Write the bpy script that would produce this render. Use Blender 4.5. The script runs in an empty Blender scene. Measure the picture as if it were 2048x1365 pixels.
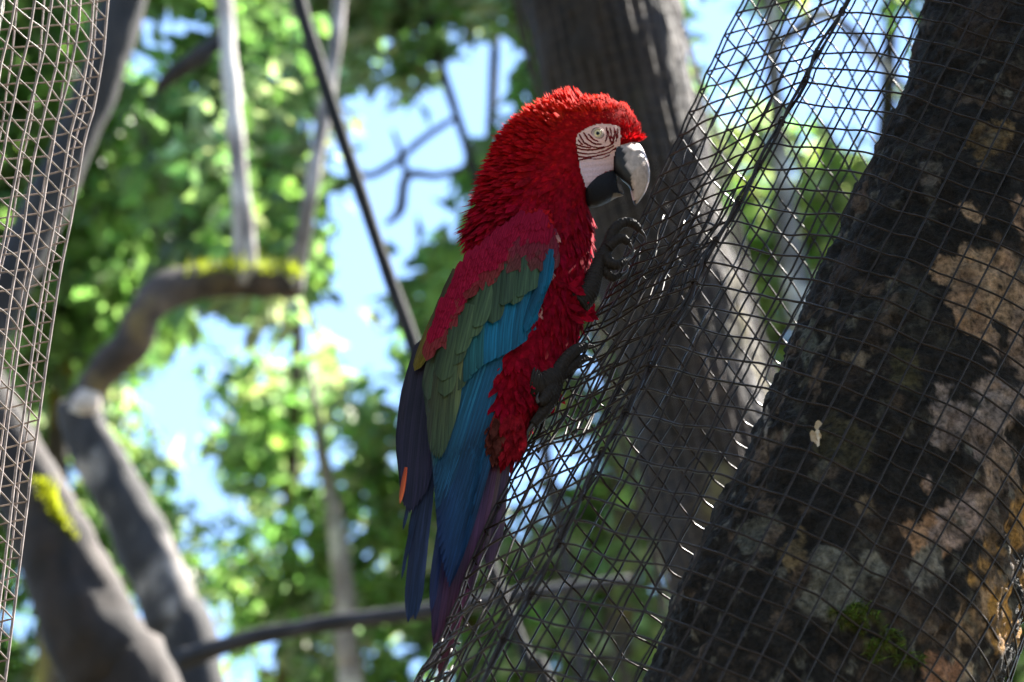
import bpy, math, random
import numpy as np
from mathutils import Vector
rnd = random.Random(7)
rng = np.random.default_rng(11)
sc = bpy.context.scene
COL = sc.collection

# ------------------------------------------------------------------ camera, sky, sun, exposure
W0, H0 = 2048.0, 1365.0                 # photograph's own pixels
S = 0.00068                             # metres per photo pixel at the bird
D0 = 4.2                                # metres from the camera to the bird
K = S / D0
PITCH = math.radians(30)
CAM = np.array([0.0, 0.0, 1.6])
FWD = np.array([0, math.cos(PITCH), math.sin(PITCH)])
RGT = np.array([1.0, 0, 0])
UPV = np.array([0, -math.sin(PITCH), math.cos(PITCH)])
cam_d = bpy.data.cameras.new('camera')
cam = bpy.data.objects.new('camera', cam_d); COL.objects.link(cam)
cam.location = CAM; cam.rotation_euler = (math.radians(90) + PITCH, 0, 0)
cam_d.sensor_width = 36; cam_d.lens = 36 / (2 * (W0 / 2) * K)
cam_d.clip_start = 0.05; cam_d.clip_end = 2000
cam_d.dof.use_dof = True; cam_d.dof.focus_distance = D0 - 0.11; cam_d.dof.aperture_fstop = 4.9
sc.camera = cam

sun_cam = np.array([0.50, 0.50, 0.71])
SUN = sun_cam[0] * RGT + sun_cam[1] * UPV + sun_cam[2] * FWD
SUN /= np.linalg.norm(SUN)
world = bpy.data.worlds.new('World'); sc.world = world; world.use_nodes = True
nt = world.node_tree; nt.nodes.clear()
sky = nt.nodes.new('ShaderNodeTexSky'); sky.sky_type = 'NISHITA'; sky.sun_disc = False
sky.sun_elevation = math.asin(SUN[2]); sky.sun_rotation = math.atan2(SUN[0], SUN[1])
sky.air_density = 1.0; sky.dust_density = 0.25; sky.ozone_density = 3.5
bg = nt.nodes.new('ShaderNodeBackground'); bg.inputs['Strength'].default_value = 0.085
wo = nt.nodes.new('ShaderNodeOutputWorld')
nt.links.new(sky.outputs[0], bg.inputs[0]); nt.links.new(bg.outputs[0], wo.inputs[0])
sd = bpy.data.lights.new('sun', 'SUN'); sd.energy = 5.0; sd.angle = math.radians(0.53); sd.color = (1, 0.95, 0.86)
sun = bpy.data.objects.new('sun', sd); COL.objects.link(sun)
sun.rotation_euler = Vector(SUN).to_track_quat('Z', 'Y').to_euler(); sun.location = (3, 2, 12)
vs = sc.view_settings
vs.view_transform = 'Standard'; vs.look = 'None'; vs.gamma = 1; vs.use_curve_mapping = False
vs.exposure = 2.55
try:
    sc.cycles.use_denoising = True
    sc.cycles.max_bounces = 8; sc.cycles.transparent_max_bounces = 8
    sc.cycles.sample_clamp_indirect = 6
except Exception: pass

# ------------------------------------------------------------------ helpers
def P(px, py, d):
    return CAM + d * (FWD + (px - W0 / 2) * K * RGT - (py - H0 / 2) * K * UPV)
def Pn(px, py, d):
    px, py, d = np.broadcast_arrays(np.asarray(px, float), np.asarray(py, float), np.asarray(d, float))
    return CAM + d[..., None] * (FWD + ((px - W0 / 2) * K)[..., None] * RGT - ((py - H0 / 2) * K)[..., None] * UPV)
def proj(p):
    q = p - CAM; d = q @ FWD
    return W0 / 2 + (q @ RGT) / d / K, H0 / 2 - (q @ UPV) / d / K, d

def _hash(i, j, k, seed):
    h = (i * 374761393 + j * 668265263 + k * 2147483647 + seed * 1274126177) & 0xffffffff
    h = ((h ^ (h >> 13)) * 1274126177) & 0xffffffff
    return ((h ^ (h >> 16)) & 0xffff) / 65535.0
def vnoise(p, seed=0):
    p = np.asarray(p, float); i = np.floor(p).astype(np.int64); f = p - i; f = f * f * (3 - 2 * f)
    r = 0
    for a in (0, 1):
        for b in (0, 1):
            for c in (0, 1):
                w = (f[..., 0] if a else 1 - f[..., 0]) * (f[..., 1] if b else 1 - f[..., 1]) * (f[..., 2] if c else 1 - f[..., 2])
                r = r + w * _hash(i[..., 0] + a, i[..., 1] + b, i[..., 2] + c, seed)
    return r
def fbm(p, oct=4, seed=0):
    r = 0; a = 0.5; p = np.asarray(p, float)
    for o in range(oct):
        r = r + a * vnoise(p * (2 ** o), seed + o * 17); a *= 0.5
    return r / (1 - 0.5 ** oct)

def tag(o, label=None, cat=None, group=None, kind=None):
    if label: o['label'] = label
    if cat: o['category'] = cat
    if group: o['group'] = group
    if kind: o['kind'] = kind
    return o
def empty(name, loc, label, cat, group=None):
    o = bpy.data.objects.new(name, None); COL.objects.link(o); o.location = loc; o.empty_display_size = 0.1
    return tag(o, label, cat, group)
def build(name, verts, faces, mat, parent=None, col=None, uv=None, smooth=True):
    v = np.asarray(verts, float)
    me = bpy.data.meshes.new(name)
    if parent is not None:
        v = v - np.array(world_loc(parent))
    me.from_pydata(v.tolist(), [], [tuple(int(i) for i in f) for f in faces])
    if col is not None:
        at = me.color_attributes.new('Col', 'FLOAT_COLOR', 'POINT')
        c = np.ones((len(v), 4)); c[:, :3] = np.clip(np.asarray(col, float), 0, 1); at.data.foreach_set('color', c.ravel())
    if uv is not None:
        ul = me.uv_layers.new(name='fuv'); li = np.empty(len(me.loops), int); me.loops.foreach_get('vertex_index', li)
        ul.data.foreach_set('uv', np.asarray(uv, float)[li].ravel())
    if smooth: me.polygons.foreach_set('use_smooth', [True] * len(me.polygons))
    me.materials.append(mat); me.update()
    o = bpy.data.objects.new(name, me); COL.objects.link(o)
    if parent is not None: o.parent = parent
    return o
def world_loc(o):
    l = np.zeros(3)
    while o is not None:
        l = l + np.array(o.location); o = o.parent
    return l
class MB:
    def __init__(s): s.v = []; s.f = []; s.c = []; s.uv = []; s.n = 0
    def add(s, v, f, c=None, uv=None):
        v = np.asarray(v, float); s.v.append(v); s.f.extend([[i + s.n for i in q] for q in f])
        if c is not None: s.c.append(np.broadcast_to(np.asarray(c, float), (len(v), 3)))
        if uv is not None: s.uv.append(np.asarray(uv, float))
        s.n += len(v)
    def build(s, name, mat, parent=None, smooth=True):
        return build(name, np.concatenate(s.v), s.f, mat, parent, np.concatenate(s.c) if s.c else None, np.concatenate(s.uv) if s.uv else None, smooth)
def catmull(pts, n, closed=False):
    p = np.asarray(pts, float); m = len(p); out = []
    segs = m if closed else m - 1
    for i in range(segs):
        if closed: a, b, c, d = p[(i - 1) % m], p[i], p[(i + 1) % m], p[(i + 2) % m]
        else: a, b, c, d = p[max(i - 1, 0)], p[i], p[i + 1], p[min(i + 2, m - 1)]
        for t in np.arange(n) / n:
            out.append(0.5 * ((2 * b) + (c - a) * t + (2 * a - 5 * b + 4 * c - d) * t * t + (3 * b - a - 3 * c + d) * t ** 3))
    if not closed: out.append(p[-1])
    return np.array(out)
def frames(pts, closed=False):
    p = np.asarray(pts, float)
    if closed: T = np.roll(p, -1, 0) - np.roll(p, 1, 0)
    else: T = np.gradient(p, axis=0)
    T /= np.linalg.norm(T, axis=1, keepdims=True) + 1e-12
    n = np.cross(T[0], [0.31, 0.2, 0.93]);
    if np.linalg.norm(n) < 0.1: n = np.cross(T[0], [1, 0, 0])
    N = []
    for t in T:
        n = n - t * (n @ t); n = n / (np.linalg.norm(n) + 1e-12); N.append(n)
    N = np.array(N); return T, N, np.cross(T, N)
def tube(pts, rad, sides=5, closed=False, cap=True):
    p = np.asarray(pts, float); T, N, Bn = frames(p, closed); m = len(p)
    r = np.broadcast_to(np.asarray(rad, float), (m,))
    a = np.arange(sides) * 2 * math.pi / sides
    v = p[:, None] + r[:, None, None] * (np.cos(a)[None, :, None] * N[:, None] + np.sin(a)[None, :, None] * Bn[:, None])
    f = []
    for i in range(m if closed else m - 1):
        for j in range(sides):
            f.append((i * sides + j, i * sides + (j + 1) % sides, ((i + 1) % m) * sides + (j + 1) % sides, ((i + 1) % m) * sides + j))
    if cap and not closed:
        f.append(tuple(range(sides - 1, -1, -1))); f.append(tuple((m - 1) * sides + j for j in range(sides)))
    return v.reshape(-1, 3), f
def bark_tube(pts, rad, sides=20, sub=8, amp=0.06, freq=9.0, seed=1, top=(.16, .13, .11), dark=(.05, .042, .038), lichen=(.3, .28, .24), lich=0.5):
    """a knobbly limb with bark colour in vertex colours; pts world, rad per point"""
    p = catmull(pts, sub); r = catmull(np.asarray(rad, float)[:, None], sub)[:, 0]
    T, N, Bn = frames(p); m = len(p); a = np.arange(sides) * 2 * math.pi / sides
    d = np.cos(a)[None, :, None] * N[:, None] + np.sin(a)[None, :, None] * Bn[:, None]
    base = p[:, None] + r[:, None, None] * d
    nz = fbm(base * freq, 4, seed)
    v = base + d * ((nz - 0.5) * 2 * amp * r[:, None] * 2)[..., None]
    n2 = fbm(base * np.array([22, 22, 9]), 4, seed + 5)[..., None]; n3 = fbm(base * 6, 4, seed + 9)[..., None]
    c = np.array(dark) + (np.array(top) - np.array(dark)) * np.clip((n2 - .3) * 2.2, 0, 1)
    c = c + (np.array(lichen) - c) * np.clip((n3 - lich) * 9, 0, 1)
    f = []
    for i in range(m - 1):
        for j in range(sides):
            f.append((i * sides + j, i * sides + (j + 1) % sides, (i + 1) * sides + (j + 1) % sides, (i + 1) * sides + j))
    f.append(tuple(range(sides - 1, -1, -1))); f.append(tuple((m - 1) * sides + j for j in range(sides)))
    return v.reshape(-1, 3), f, c.reshape(-1, 3)

# ------------------------------------------------------------------ materials
def mat_base(name):
    m = bpy.data.materials.new(name); m.use_nodes = True; n = m.node_tree.nodes; l = m.node_tree.links
    return m, n, l, n['Principled BSDF'], n['Material Output']
def noise(n, l, scale, detail=5, coord='Object', rough=0.6, vec=None):
    tc = n.new('ShaderNodeTexCoord'); t = n.new('ShaderNodeTexNoise'); t.inputs['Scale'].default_value = scale
    t.inputs['Detail'].default_value = detail; t.inputs['Roughness'].default_value = rough
    if vec is None: l.new(tc.outputs[coord], t.inputs['Vector'])
    else: l.new(vec, t.inputs['Vector'])
    return t
def mulcol(n, l, a, fac, lo, hi):
    """colour a times a ramp(lo..hi) of fac"""
    mr = n.new('ShaderNodeMapRange'); mr.inputs['From Min'].default_value = .3; mr.inputs['From Max'].default_value = .7
    mr.inputs['To Min'].default_value = lo; mr.inputs['To Max'].default_value = hi; l.new(fac, mr.inputs['Value'])
    vm = n.new('ShaderNodeVectorMath'); vm.operation = 'SCALE'; l.new(a, vm.inputs[0]); l.new(mr.outputs[0], vm.inputs['Scale'])
    return vm.outputs[0]
def bump(n, l, b, h, strength, dist):
    bp = n.new('ShaderNodeBump'); bp.inputs['Strength'].default_value = strength; bp.inputs['Distance'].default_value = dist
    l.new(h, bp.inputs['Height']); l.new(bp.outputs[0], b.inputs['Normal']); return bp
def vcol(n):
    a = n.new('ShaderNodeAttribute'); a.attribute_name = 'Col'; return a.outputs['Color']

def m_bark(name='bark', scale=90, rough=0.85, st=0.8, dist=0.004, lo=.55, hi=1.5):
    m, n, l, b, o = mat_base(name)
    t = noise(n, l, scale, 8); l.new(mulcol(n, l, vcol(n), t.outputs[0], lo, hi), b.inputs['Base Color'])
    b.inputs['Roughness'].default_value = rough; t2 = noise(n, l, scale * 2.2, 6); bump(n, l, b, t2.outputs[0], st, dist); return m
M_BARK = m_bark()
M_TRUNK = m_bark('wet_bark', 130, 0.75, 1.0, 0.009, .25, 2.0)
M_TRUNK.node_tree.nodes['Principled BSDF'].inputs['Specular IOR Level'].default_value = .2

def m_leaf(name):
    m, n, l, b, o = mat_base(name)
    c = vcol(n); t = noise(n, l, 30, 3); cc = mulcol(n, l, c, t.outputs[0], .75, 1.25)
    l.new(cc, b.inputs['Base Color']); b.inputs['Roughness'].default_value = .42
    tr = n.new('ShaderNodeBsdfTranslucent'); vm = n.new('ShaderNodeVectorMath'); vm.operation = 'MULTIPLY'
    vm.inputs[1].default_value = (1.9, 2.4, 1.35); l.new(cc, vm.inputs[0]); l.new(vm.outputs[0], tr.inputs['Color'])
    mx = n.new('ShaderNodeMixShader'); mx.inputs[0].default_value = .58
    l.new(b.outputs[0], mx.inputs[1]); l.new(tr.outputs[0], mx.inputs[2]); l.new(mx.outputs[0], o.inputs['Surface']); return m
M_LEAF = m_leaf('leaf')

def m_wire(name, colr, rough=.36):
    m, n, l, b, o = mat_base(name)
    t = noise(n, l, 60, 5); r = n.new('ShaderNodeValToRGB'); r.color_ramp.elements[0].color = (*[x * .6 for x in colr], 1); r.color_ramp.elements[1].color = (*[x * 1.6 for x in colr], 1)
    r.color_ramp.elements[0].position = .35; r.color_ramp.elements[1].position = .7
    l.new(t.outputs[0], r.inputs[0]); l.new(r.outputs[0], b.inputs['Base Color']); b.inputs['Roughness'].default_value = rough; b.inputs['Specular IOR Level'].default_value = .22
    t2 = noise(n, l, 400, 3); bump(n, l, b, t2.outputs[0], .3, .0006); return m
M_WIRE = m_wire('net_strand', (.022, .0135, .0105), .42)
M_WIREM = m_wire('brown_net_strand', (.085, .062, .05), .5)
M_WIREL = m_wire('lit_net_strand', (.26, .21, .19), .4)  # dark strand's sunlit look put into a paler base colour

def m_feather(name, trans, rough=.55, streak=True, spec=.25):
    m, n, l, b, o = mat_base(name)
    c = vcol(n)
    if streak:
        uvn = n.new('ShaderNodeUVMap'); uvn.uv_map = 'fuv'
        mp = n.new('ShaderNodeMapping'); mp.inputs['Scale'].default_value = (11, .55, 1); l.new(uvn.outputs[0], mp.inputs[0])
        t = noise(n, l, 1.0, 4, vec=mp.outputs[0])
    else: t = noise(n, l, 120, 3)
    cc = mulcol(n, l, c, t.outputs[0], *((.42, 1.65) if streak else (.6, 1.4)))
    l.new(cc, b.inputs['Base Color']); b.inputs['Roughness'].default_value = rough; b.inputs['Specular IOR Level'].default_value = spec
    bump(n, l, b, t.outputs[0], .25, .001)
    tr = n.new('ShaderNodeBsdfTranslucent'); l.new(cc, tr.inputs['Color'])
    mx = n.new('ShaderNodeMixShader'); mx.inputs[0].default_value = trans
    l.new(b.outputs[0], mx.inputs[1]); l.new(tr.outputs[0], mx.inputs[2]); l.new(mx.outputs[0], o.inputs['Surface']); return m
M_FLIGHT = m_feather('flight_feather', .12, .48)
M_PLUME = m_feather('plumage', .46, .8, streak=False, spec=.06)
M_COVERT = m_feather('covert_plumage', .15, .85, True, .03)
def m_plain(name, rough, bs=0, bd=.001, scale=200, sss=0, spec=.5):
    m, n, l, b, o = mat_base(name); t = noise(n, l, scale, 5)
    l.new(mulcol(n, l, vcol(n), t.outputs[0], .8, 1.2), b.inputs['Base Color']); b.inputs['Roughness'].default_value = rough
    b.inputs['Specular IOR Level'].default_value = spec
    if bs: bump(n, l, b, t.outputs[0], bs, bd)
    if sss: b.inputs['Subsurface Weight'].default_value = sss; b.inputs['Subsurface Radius'].default_value = (.004, .002, .001)
    return m
M_SKIN = m_plain('face_skin', .6, .3, .0006, 500)
M_BEAK = m_plain('beak_horn', .4, .25, .0006, 160, spec=.25)
M_FOOT = m_plain('foot_skin', .62, .9, .0015, 420, spec=.15)
M_EYE = m_plain('eye', .22, spec=.3)

# ------------------------------------------------------------------ ground
def ground():
    m, n, l, b, o = mat_base('leaf_litter')
    t = noise(n, l, 3.0, 8); r = n.new('ShaderNodeValToRGB'); e = r.color_ramp.elements
    e[0].color = (.05, .04, .025, 1); e[0].position = .35; e[1].color = (.13, .12, .06, 1); e[1].position = .68
    l.new(t.outputs[0], r.inputs[0]); l.new(r.outputs[0], b.inputs['Base Color']); b.inputs['Roughness'].default_value = .95
    t2 = noise(n, l, 25, 6); bump(n, l, b, t2.outputs[0], .6, .03)
    N = 60; g = np.linspace(-1, 1, N); g = np.sign(g) * np.abs(g) ** 2.4 * 600
    X, Y = np.meshgrid(g, g); Z = (fbm(np.stack([X * .25, Y * .25, X * 0], -1), 3, 3) - .5) * .25 * np.exp(-(X ** 2 + Y ** 2) / 4000)
    v = np.stack([X, Y + 5, Z - .02], -1).reshape(-1, 3)
    f = [(i * N + j, i * N + j + 1, (i + 1) * N + j + 1, (i + 1) * N + j) for i in range(N - 1) for j in range(N - 1)]
    tag(build('ground', v, f, m), kind='structure')
ground()

# ------------------------------------------------------------------ image-plane axes of the big leaning trunk
MH = np.array([.891, .454]); TH = np.array([.454, -.891]); FS = .62; CS = .785
def sect(m, tau, n):
    """netting coordinates (pixels): across the trunk, along it, towards the camera -> world"""
    m, tau, n = np.broadcast_arrays(np.asarray(m, float), np.asarray(tau, float), np.asarray(n, float))
    tt = tau + FS * n
    px = m * MH[0] + tt * TH[0]; py = m * MH[1] + tt * TH[1]
    return Pn(px, py, D0 + .79 * S * (tau + 44) - CS * S * n)

# ------------------------------------------------------------------ the big leaning trunk
def big_trunk():
    B = P(1640, 1365, D0 - .33); T = P(2160, 0, D0 + .45); ax = (T - B) / np.linalg.norm(T - B)
    t0 = -(B[2] + .05) / ax[2]
    root = empty('leaning_tree', B + ax * t0, 'thick dark leaning tree trunk with grey lichen and ochre bare patches inside the wire netting', 'tree')
    ss = np.concatenate([np.linspace(t0, -.32, 60, endpoint=False), np.linspace(-.32, 1.75, 470, endpoint=False), np.linspace(1.75, 5.2, 60)])
    sides = 340; th = np.arange(sides) * 2 * math.pi / sides
    right = np.cross(ax, [0, 1, 0]); right /= np.linalg.norm(right); fr = np.cross(right, ax)
    Sg, Th = np.meshgrid(ss, th, indexing='ij')
    R = .205 - .008 * Sg
    R = R + np.clip(-.8 - Sg, 0, 9) ** 2 * .012
    cen = B + Sg[..., None] * ax + (np.stack([np.sin(Sg * 1.9 + 1), np.sin(Sg * 1.3), 0 * Sg], -1)) * .006
    d = np.cos(Th)[..., None] * right + np.sin(Th)[..., None] * fr
    q = np.stack([np.cos(Th) * .2, np.sin(Th) * .2, Sg], -1)
    lump = fbm(q * np.array([5, 5, 3]), 4, 21) - .5
    plate = fbm(q * np.array([16, 16, 9]) + fbm(q * 12, 3, 5)[..., None] * .8, 4, 31)
    ridge = 1 - np.abs(fbm(q * np.array([34, 34, 14]), 4, 41) - .5) * 2
    fine = fbm(q * 90, 3, 51) - .5
    steps = np.clip((plate - .47) * 14, 0, 1)
    vv = cen + d * (R + lump * .034 + steps * .008 + (ridge - .8) * .018 + fine * .008)[..., None]
    px, py, dd = proj(vv.reshape(-1, 3)); px = px.reshape(Sg.shape); py = py.reshape(Sg.shape)
    n1 = fbm(q * 26, 5, 61); n2 = fbm(q * 60, 4, 71)
    c = np.ones(Sg.shape + (3,)) * np.array([.015, .013, .0125])
    c = c * (.55 + 1.1 * n2[..., None])
    def blend(mask, colr, vary=.5):
        nonlocal c
        cc = np.array(colr) * (1 - vary * .5 + vary * n2[..., None])
        c = c + (cc - c) * np.clip(mask, 0, 1)[..., None]
    # brownish and pale bark where plates have come off (right flank), with ragged edges
    frontal = d @ -FWD > -.25
    def spot(x, y, rx, ry, ang=0, rag=1.0):
        ca, sa = math.cos(ang), math.sin(ang)
        u = ((px - x) * ca + (py - y) * sa) / rx; w = (-(px - x) * sa + (py - y) * ca) / ry
        return np.where(frontal, 1 - np.sqrt(u * u + w * w) + (n1 - .5) * 2.2 * rag, -1)
    # warm brown film of exposed bark, patchy everywhere
    blend(np.clip((fbm(q * 9, 4, 81) - .56) * 9, 0, 1) * .7, (.05, .036, .030))
    blend(np.clip((fbm(q * 14, 4, 85) - .66) * 14, 0, 1) * .6, (.06, .06, .056))
    for x, y, rx, ry, a, colr, k in [
        (1985, 560, 75, 150, .3, (.34, .24, .17), 6), (1925, 640, 55, 60, 0, (.30, .20, .14), 6), (2040, 470, 45, 70, 0, (.30, .2, .15), 6),
        (1990, 810, 85, 110, .2, (.25, .21, .21), 5), (1950, 900, 40, 60, 0, (.2, .16, .16), 5), (2030, 720, 60, 60, 0, (.27, .2, .17), 5),
        (1860, 1065, 55, 65, .4, (.30, .185, .12), 6), (1930, 1030, 60, 75, .3, (.26, .2, .19), 5), (1990, 960, 50, 70, .2, (.24, .18, .15), 5),
        (2010, 1110, 55, 150, .45, (.34, .20, .07), 4), (1970, 1240, 55, 120, .5, (.33, .23, .15), 4), (1930, 1340, 50, 60, .5, (.30, .24, .18), 4),
        (2040, 1180, 40, 160, .5, (.36, .20, .05), 4), (1880, 1350, 45, 40, 0, (.26, .14, .09), 5),
        (1680, 1165, 62, 82, .3, (.19, .195, .18), 9), (1655, 1130, 45, 40, 0, (.18, .185, .175), 9), (1735, 1125, 38, 40, 0, (.20, .205, .19), 9),
        (1500, 1075, 32, 34, .4, (.13, .14, .135), 8), (1545, 1050, 22, 22, 0, (.12, .13, .125), 8), (1435, 1000, 20, 28, .3, (.1, .1, .1), 8),
        (1715, 715, 30, 26, 0, (.14, .12, .10), 7), (1615, 690, 18, 40, .2, (.13, .15, .14), 8), (1990, 275, 42, 34, .2, (.14, .10, .055), 6),
        (1865, 335, 55, 18, .2, (.15, .145, .14), 8), (1870, 360, 30, 20, 0, (.17, .15, .14), 8), (1640, 955, 25, 22, 0, (.11, .11, .1), 8), (1720, 1010, 40, 30, .3, (.15, .12, .09), 7),
        (1850, 1130, 36, 26, 0, (.14, .14, .135), 7), (1590, 1115, 24, 30, 0, (.13, .10, .06), 7), (1800, 760, 40, 50, 0, (.06, .055, .03), 4), (1700, 880, 90, 60, .4, (.05, .045, .028), 3), (1532, 850, 5, 42, .05, (.42, .40, .40), 8), (1528, 905, 6, 14, 0, (.42, .40, .40), 8)]:
        blend(np.clip((spot(x, y, rx, ry, a, 1.1 if k > 7 else 2.0) - .08) * k, 0, 1) * (.8 if k > 7 else 1), np.array(colr) * (.75 if k > 7 else .95), 1.1)
    fl1 = fbm(q * np.array([38, 38, 30]), 4, 101); fl2 = fbm(q * np.array([55, 55, 55]), 3, 111); big_ = fbm(q * 7, 3, 121)
    blend(np.clip((fl1 - .60) * 16, 0, 1) * np.clip((big_ - .42) * 6, 0, 1) * .8, (.11, .085, .07), .8)
    blend(np.clip((fl2 - .66) * 16, 0, 1) * np.clip((big_ - .40) * 6, 0, 1) * .8, (.13, .13, .12), .8)
    blend(np.clip((fbm(q * 44, 4, 131) - .58) * 14, 0, 1) * np.clip((px - 1880) / 120, 0, 1) * .85, (.022, .017, .015), .6)
    moss = np.clip((spot(1790, 1285, 95, 55, .5, 2.2) - .1) * 4, 0, 1)
    moss = moss * np.clip((fbm(q * 45, 4, 141) - .44) * 9, 0, 1)
    blend(moss, (.055, .068, .012), .9); vv = vv + d * (moss * (.002 + .005 * n2))[..., None]
    lic = np.clip(spot(1680, 1165, 70, 85, .3, .6) * 4, 0, 1); vv = vv + d * (lic * .002)[..., None]
    f = [(i * sides + j, i * sides + (j + 1) % sides, (i + 1) * sides + (j + 1) % sides, (i + 1) * sides + j) for i in range(len(ss) - 1) for j in range(sides)]
    f.append(tuple((len(ss) - 1) * sides + j for j in range(sides)))
    c = c * np.array([1.15, 1.0, .86])
    build('trunk', vv.reshape(-1, 3), f, M_TRUNK, root, c.reshape(-1, 3))
    # moss tufts and the pale flecks caught on the bark
    mb = MB()
    idx = np.argwhere((moss > .55))
    for _ in range(420):
        i, j = idx[rnd.randrange(len(idx))]; p = vv[i, j]; nn = d[i, j]
        g = np.array([rnd.gauss(0, 1) for _ in range(3)]); dr = nn * .8 + ax * -.5 + g * .5; dr /= np.linalg.norm(dr)
        sd_ = np.cross(dr, nn + g * .2); sd_ /= np.linalg.norm(sd_) + 1e-9; L = rnd.uniform(.006, .016)
        mb.add([p - sd_ * .0011, p + sd_ * .0011, p + dr * L], [(0, 1, 2)], np.array([.075, .10, .016]) * rnd.uniform(.4, 1.6))
    tag(mb.build('moss_tuft', M_LEAF, root), kind='stuff')
    limb_tip = B + ax * 5.1
    return root, B, ax, limb_tip
TREE, TB, TAX, TTIP = big_trunk()

# ------------------------------------------------------------------ wire netting round the big trunk
def resample(poly, step):
    p = np.asarray(poly, float); q = np.vstack([p, p[:1]]); seg = np.linalg.norm(np.diff(q, axis=0), axis=1)
    L = np.concatenate([[0], np.cumsum(seg)]); n = int(round(L[-1] / step)); s = np.arange(n) * L[-1] / n
    return np.stack([np.interp(s, L, q[:, 0]), np.interp(s, L, q[:, 1])], 1), s, L
def netting_main():
    sec = [(0, 0), (70, 128), (165, 306), (268, 366), (375, 427), (520, 462), (660, 474), (800, 430), (905, 350), (968, 200), (955, 40), (860, -120), (700, -265), (540, -330), (375, -318), (185, -158)]
    root = empty('wire_netting', sect(1340, -1500, 100), 'dark square-mesh wire netting wrapped loosely around the thick leaning trunk', 'netting')
    sec_d, s_d, Ls = resample(sec, 10.4)         # fine outline: 5 points per mesh
    nv = len(sec_d)
    left = lambda tau: np.interp(tau, [-754, -590, -307, -59, 59, 310, 475, 676], [1361, 1345, 1337, 1342, 1350, 1335, 1329, 1327]) - 1340
    ridge_shift = lambda tau: np.interp(tau, [-1000, 0, 500], [-26, -10, 4])
    def pt(i_m, i_n, tau, sidx):
        near_left = np.clip(1 - np.abs(i_m) / 150, 0, 1); mid = np.clip(1 - np.abs(i_m - 165) / 160, 0, 1)
        key = np.stack([i_m / 90, i_n / 90, tau / 95], -1)
        k2 = np.stack([i_m / 26, i_n / 26, tau / 30], -1)
        loose = np.clip(1.25 - np.abs(i_m - 90) / 420, .3, 1)
        w1 = (vnoise(key, 3) - .5) * 26 * loose + (vnoise(k2, 13) - .5) * 7; w2 = (vnoise(key, 4) - .5) * 24 * loose + (vnoise(k2, 14) - .5) * 6; w3 = (vnoise(key, 5) - .5) * 20 * loose
        big = (vnoise(np.stack([i_m / 260, i_n / 260, tau / 300], -1), 8) - .5) * 30 * loose
        # keep the drape outside the trunk
        on = (i_m > 480) & (i_n > 120)
        q_ = sect(1340 + i_m + near_left * left(tau) + mid * ridge_shift(tau) + np.where(on, 0, w1 * .55), tau + w3, i_n + np.where(on, np.abs(w2) * .45, w2 + big))
        h = (q_ - TB) @ TAX; foot = TB + h[..., None] * TAX; rad_ = q_ - foot; L_ = np.linalg.norm(rad_, axis=-1, keepdims=True)
        need = (.205 - .008 * h + .018)[..., None] + (np.abs(w2) * S * .5)[..., None]
        return foot + rad_ * np.maximum(1, need / L_)
    taus = []; t = -1330.0
    while t < 980: taus.append(t); t += 46.5 - .0088 * t
    R = .00158
    for tau in taus:
        ring = pt(sec_d[:, 0], sec_d[:, 1], np.full(nv, tau), None)
        v, f = tube(ring, R * rnd.uniform(.9, 1.12), 5, True); build('strand', v, f, M_WIRE, root)
    tt = np.arange(-1375, 1010, 12.0)
    step = 5
    for k in range(0, nv, step):
        m, n = sec_d[k]
        path = pt(np.full(len(tt), m), np.full(len(tt), n), tt, k)
        v, f = tube(path, R * rnd.uniform(.9, 1.1), 5); build('strand', v, f, M_WIRE, root)
    # overlapped edge of the roll: two thick twisted wires on the ridge, tied with short lashings
    for o_ in (0, 1):
        ph = tt / 40 + o_ * math.pi
        path = pt(165 + 4 * np.cos(ph), 306 + 6 * np.sin(ph), tt, 0)
        v, f = tube(path, .0023, 6); build('seam_wire', v, f, M_WIRE, root)
    for tau in taus[2::2]:
        c0 = pt(np.array([165.]), np.array([308.]), np.array([tau]), 0)[0]
        a = np.linspace(0, 4 * math.pi, 22); T_ = TAX; u_ = np.cross(T_, [0, 0, 1]); u_ /= np.linalg.norm(u_); w_ = np.cross(T_, u_)
        path = c0 + (np.cos(a)[:, None] * u_ + np.sin(a)[:, None] * w_) * .0042 + (a / a[-1] - .5)[:, None] * T_ * rnd.uniform(.006, .014)
        v, f = tube(path, .0013, 4); build('lashing', v, f, M_WIRE, root)
    # the roll overlaps itself on the left face: a second crumpled layer
    flap = [(-2, -36), (-4, 4), (64, 122), (158, 296)]
    fl = np.array(flap, float); seg = np.linalg.norm(np.diff(fl, axis=0), axis=1); L = np.concatenate([[0], np.cumsum(seg)])
    sv = np.arange(14, L[-1], 40); fd = np.arange(0, L[-1], 11.0)
    def fp(s, tau, off):
        m = np.interp(s, L, fl[:, 0]); n = np.interp(s, L, fl[:, 1])
        j = (vnoise(np.stack([s / 80, tau / 70, tau * 0 + off], -1), 23) - .5)
        return pt(m + j * 26 + 3, n + j * 18 - 8, tau + (vnoise(np.stack([s / 70, tau / 90, tau * 0 + 5], -1), 29) - .5) * 40, 0)
    for s_ in sv:
        hi_ = 120 + 60 * math.sin(s_); lo_ = -400 + 40 * math.cos(s_ * 3)
        for k_ in ((tt < hi_) & (tt > lo_), tt < -690 - s_ * .9):
            if s_ > 190 and tt[k_][0] < -1000: continue
            v, f = tube(fp(np.full(k_.sum(), s_), tt[k_], 1.5), R, 5); build('strand', v, f, M_WIRE, root)
    for tau in [t_ for t_ in taus if -400 < t_ < 80 or t_ < -700]:
        g_ = fd if tau > -500 else fd[fd < 170]
        v, f = tube(fp(g_, np.full(len(g_), tau + 22.0), 1.5), R, 5); build('strand', v, f, M_WIRE, root)
    return root
NET = netting_main()

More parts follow.
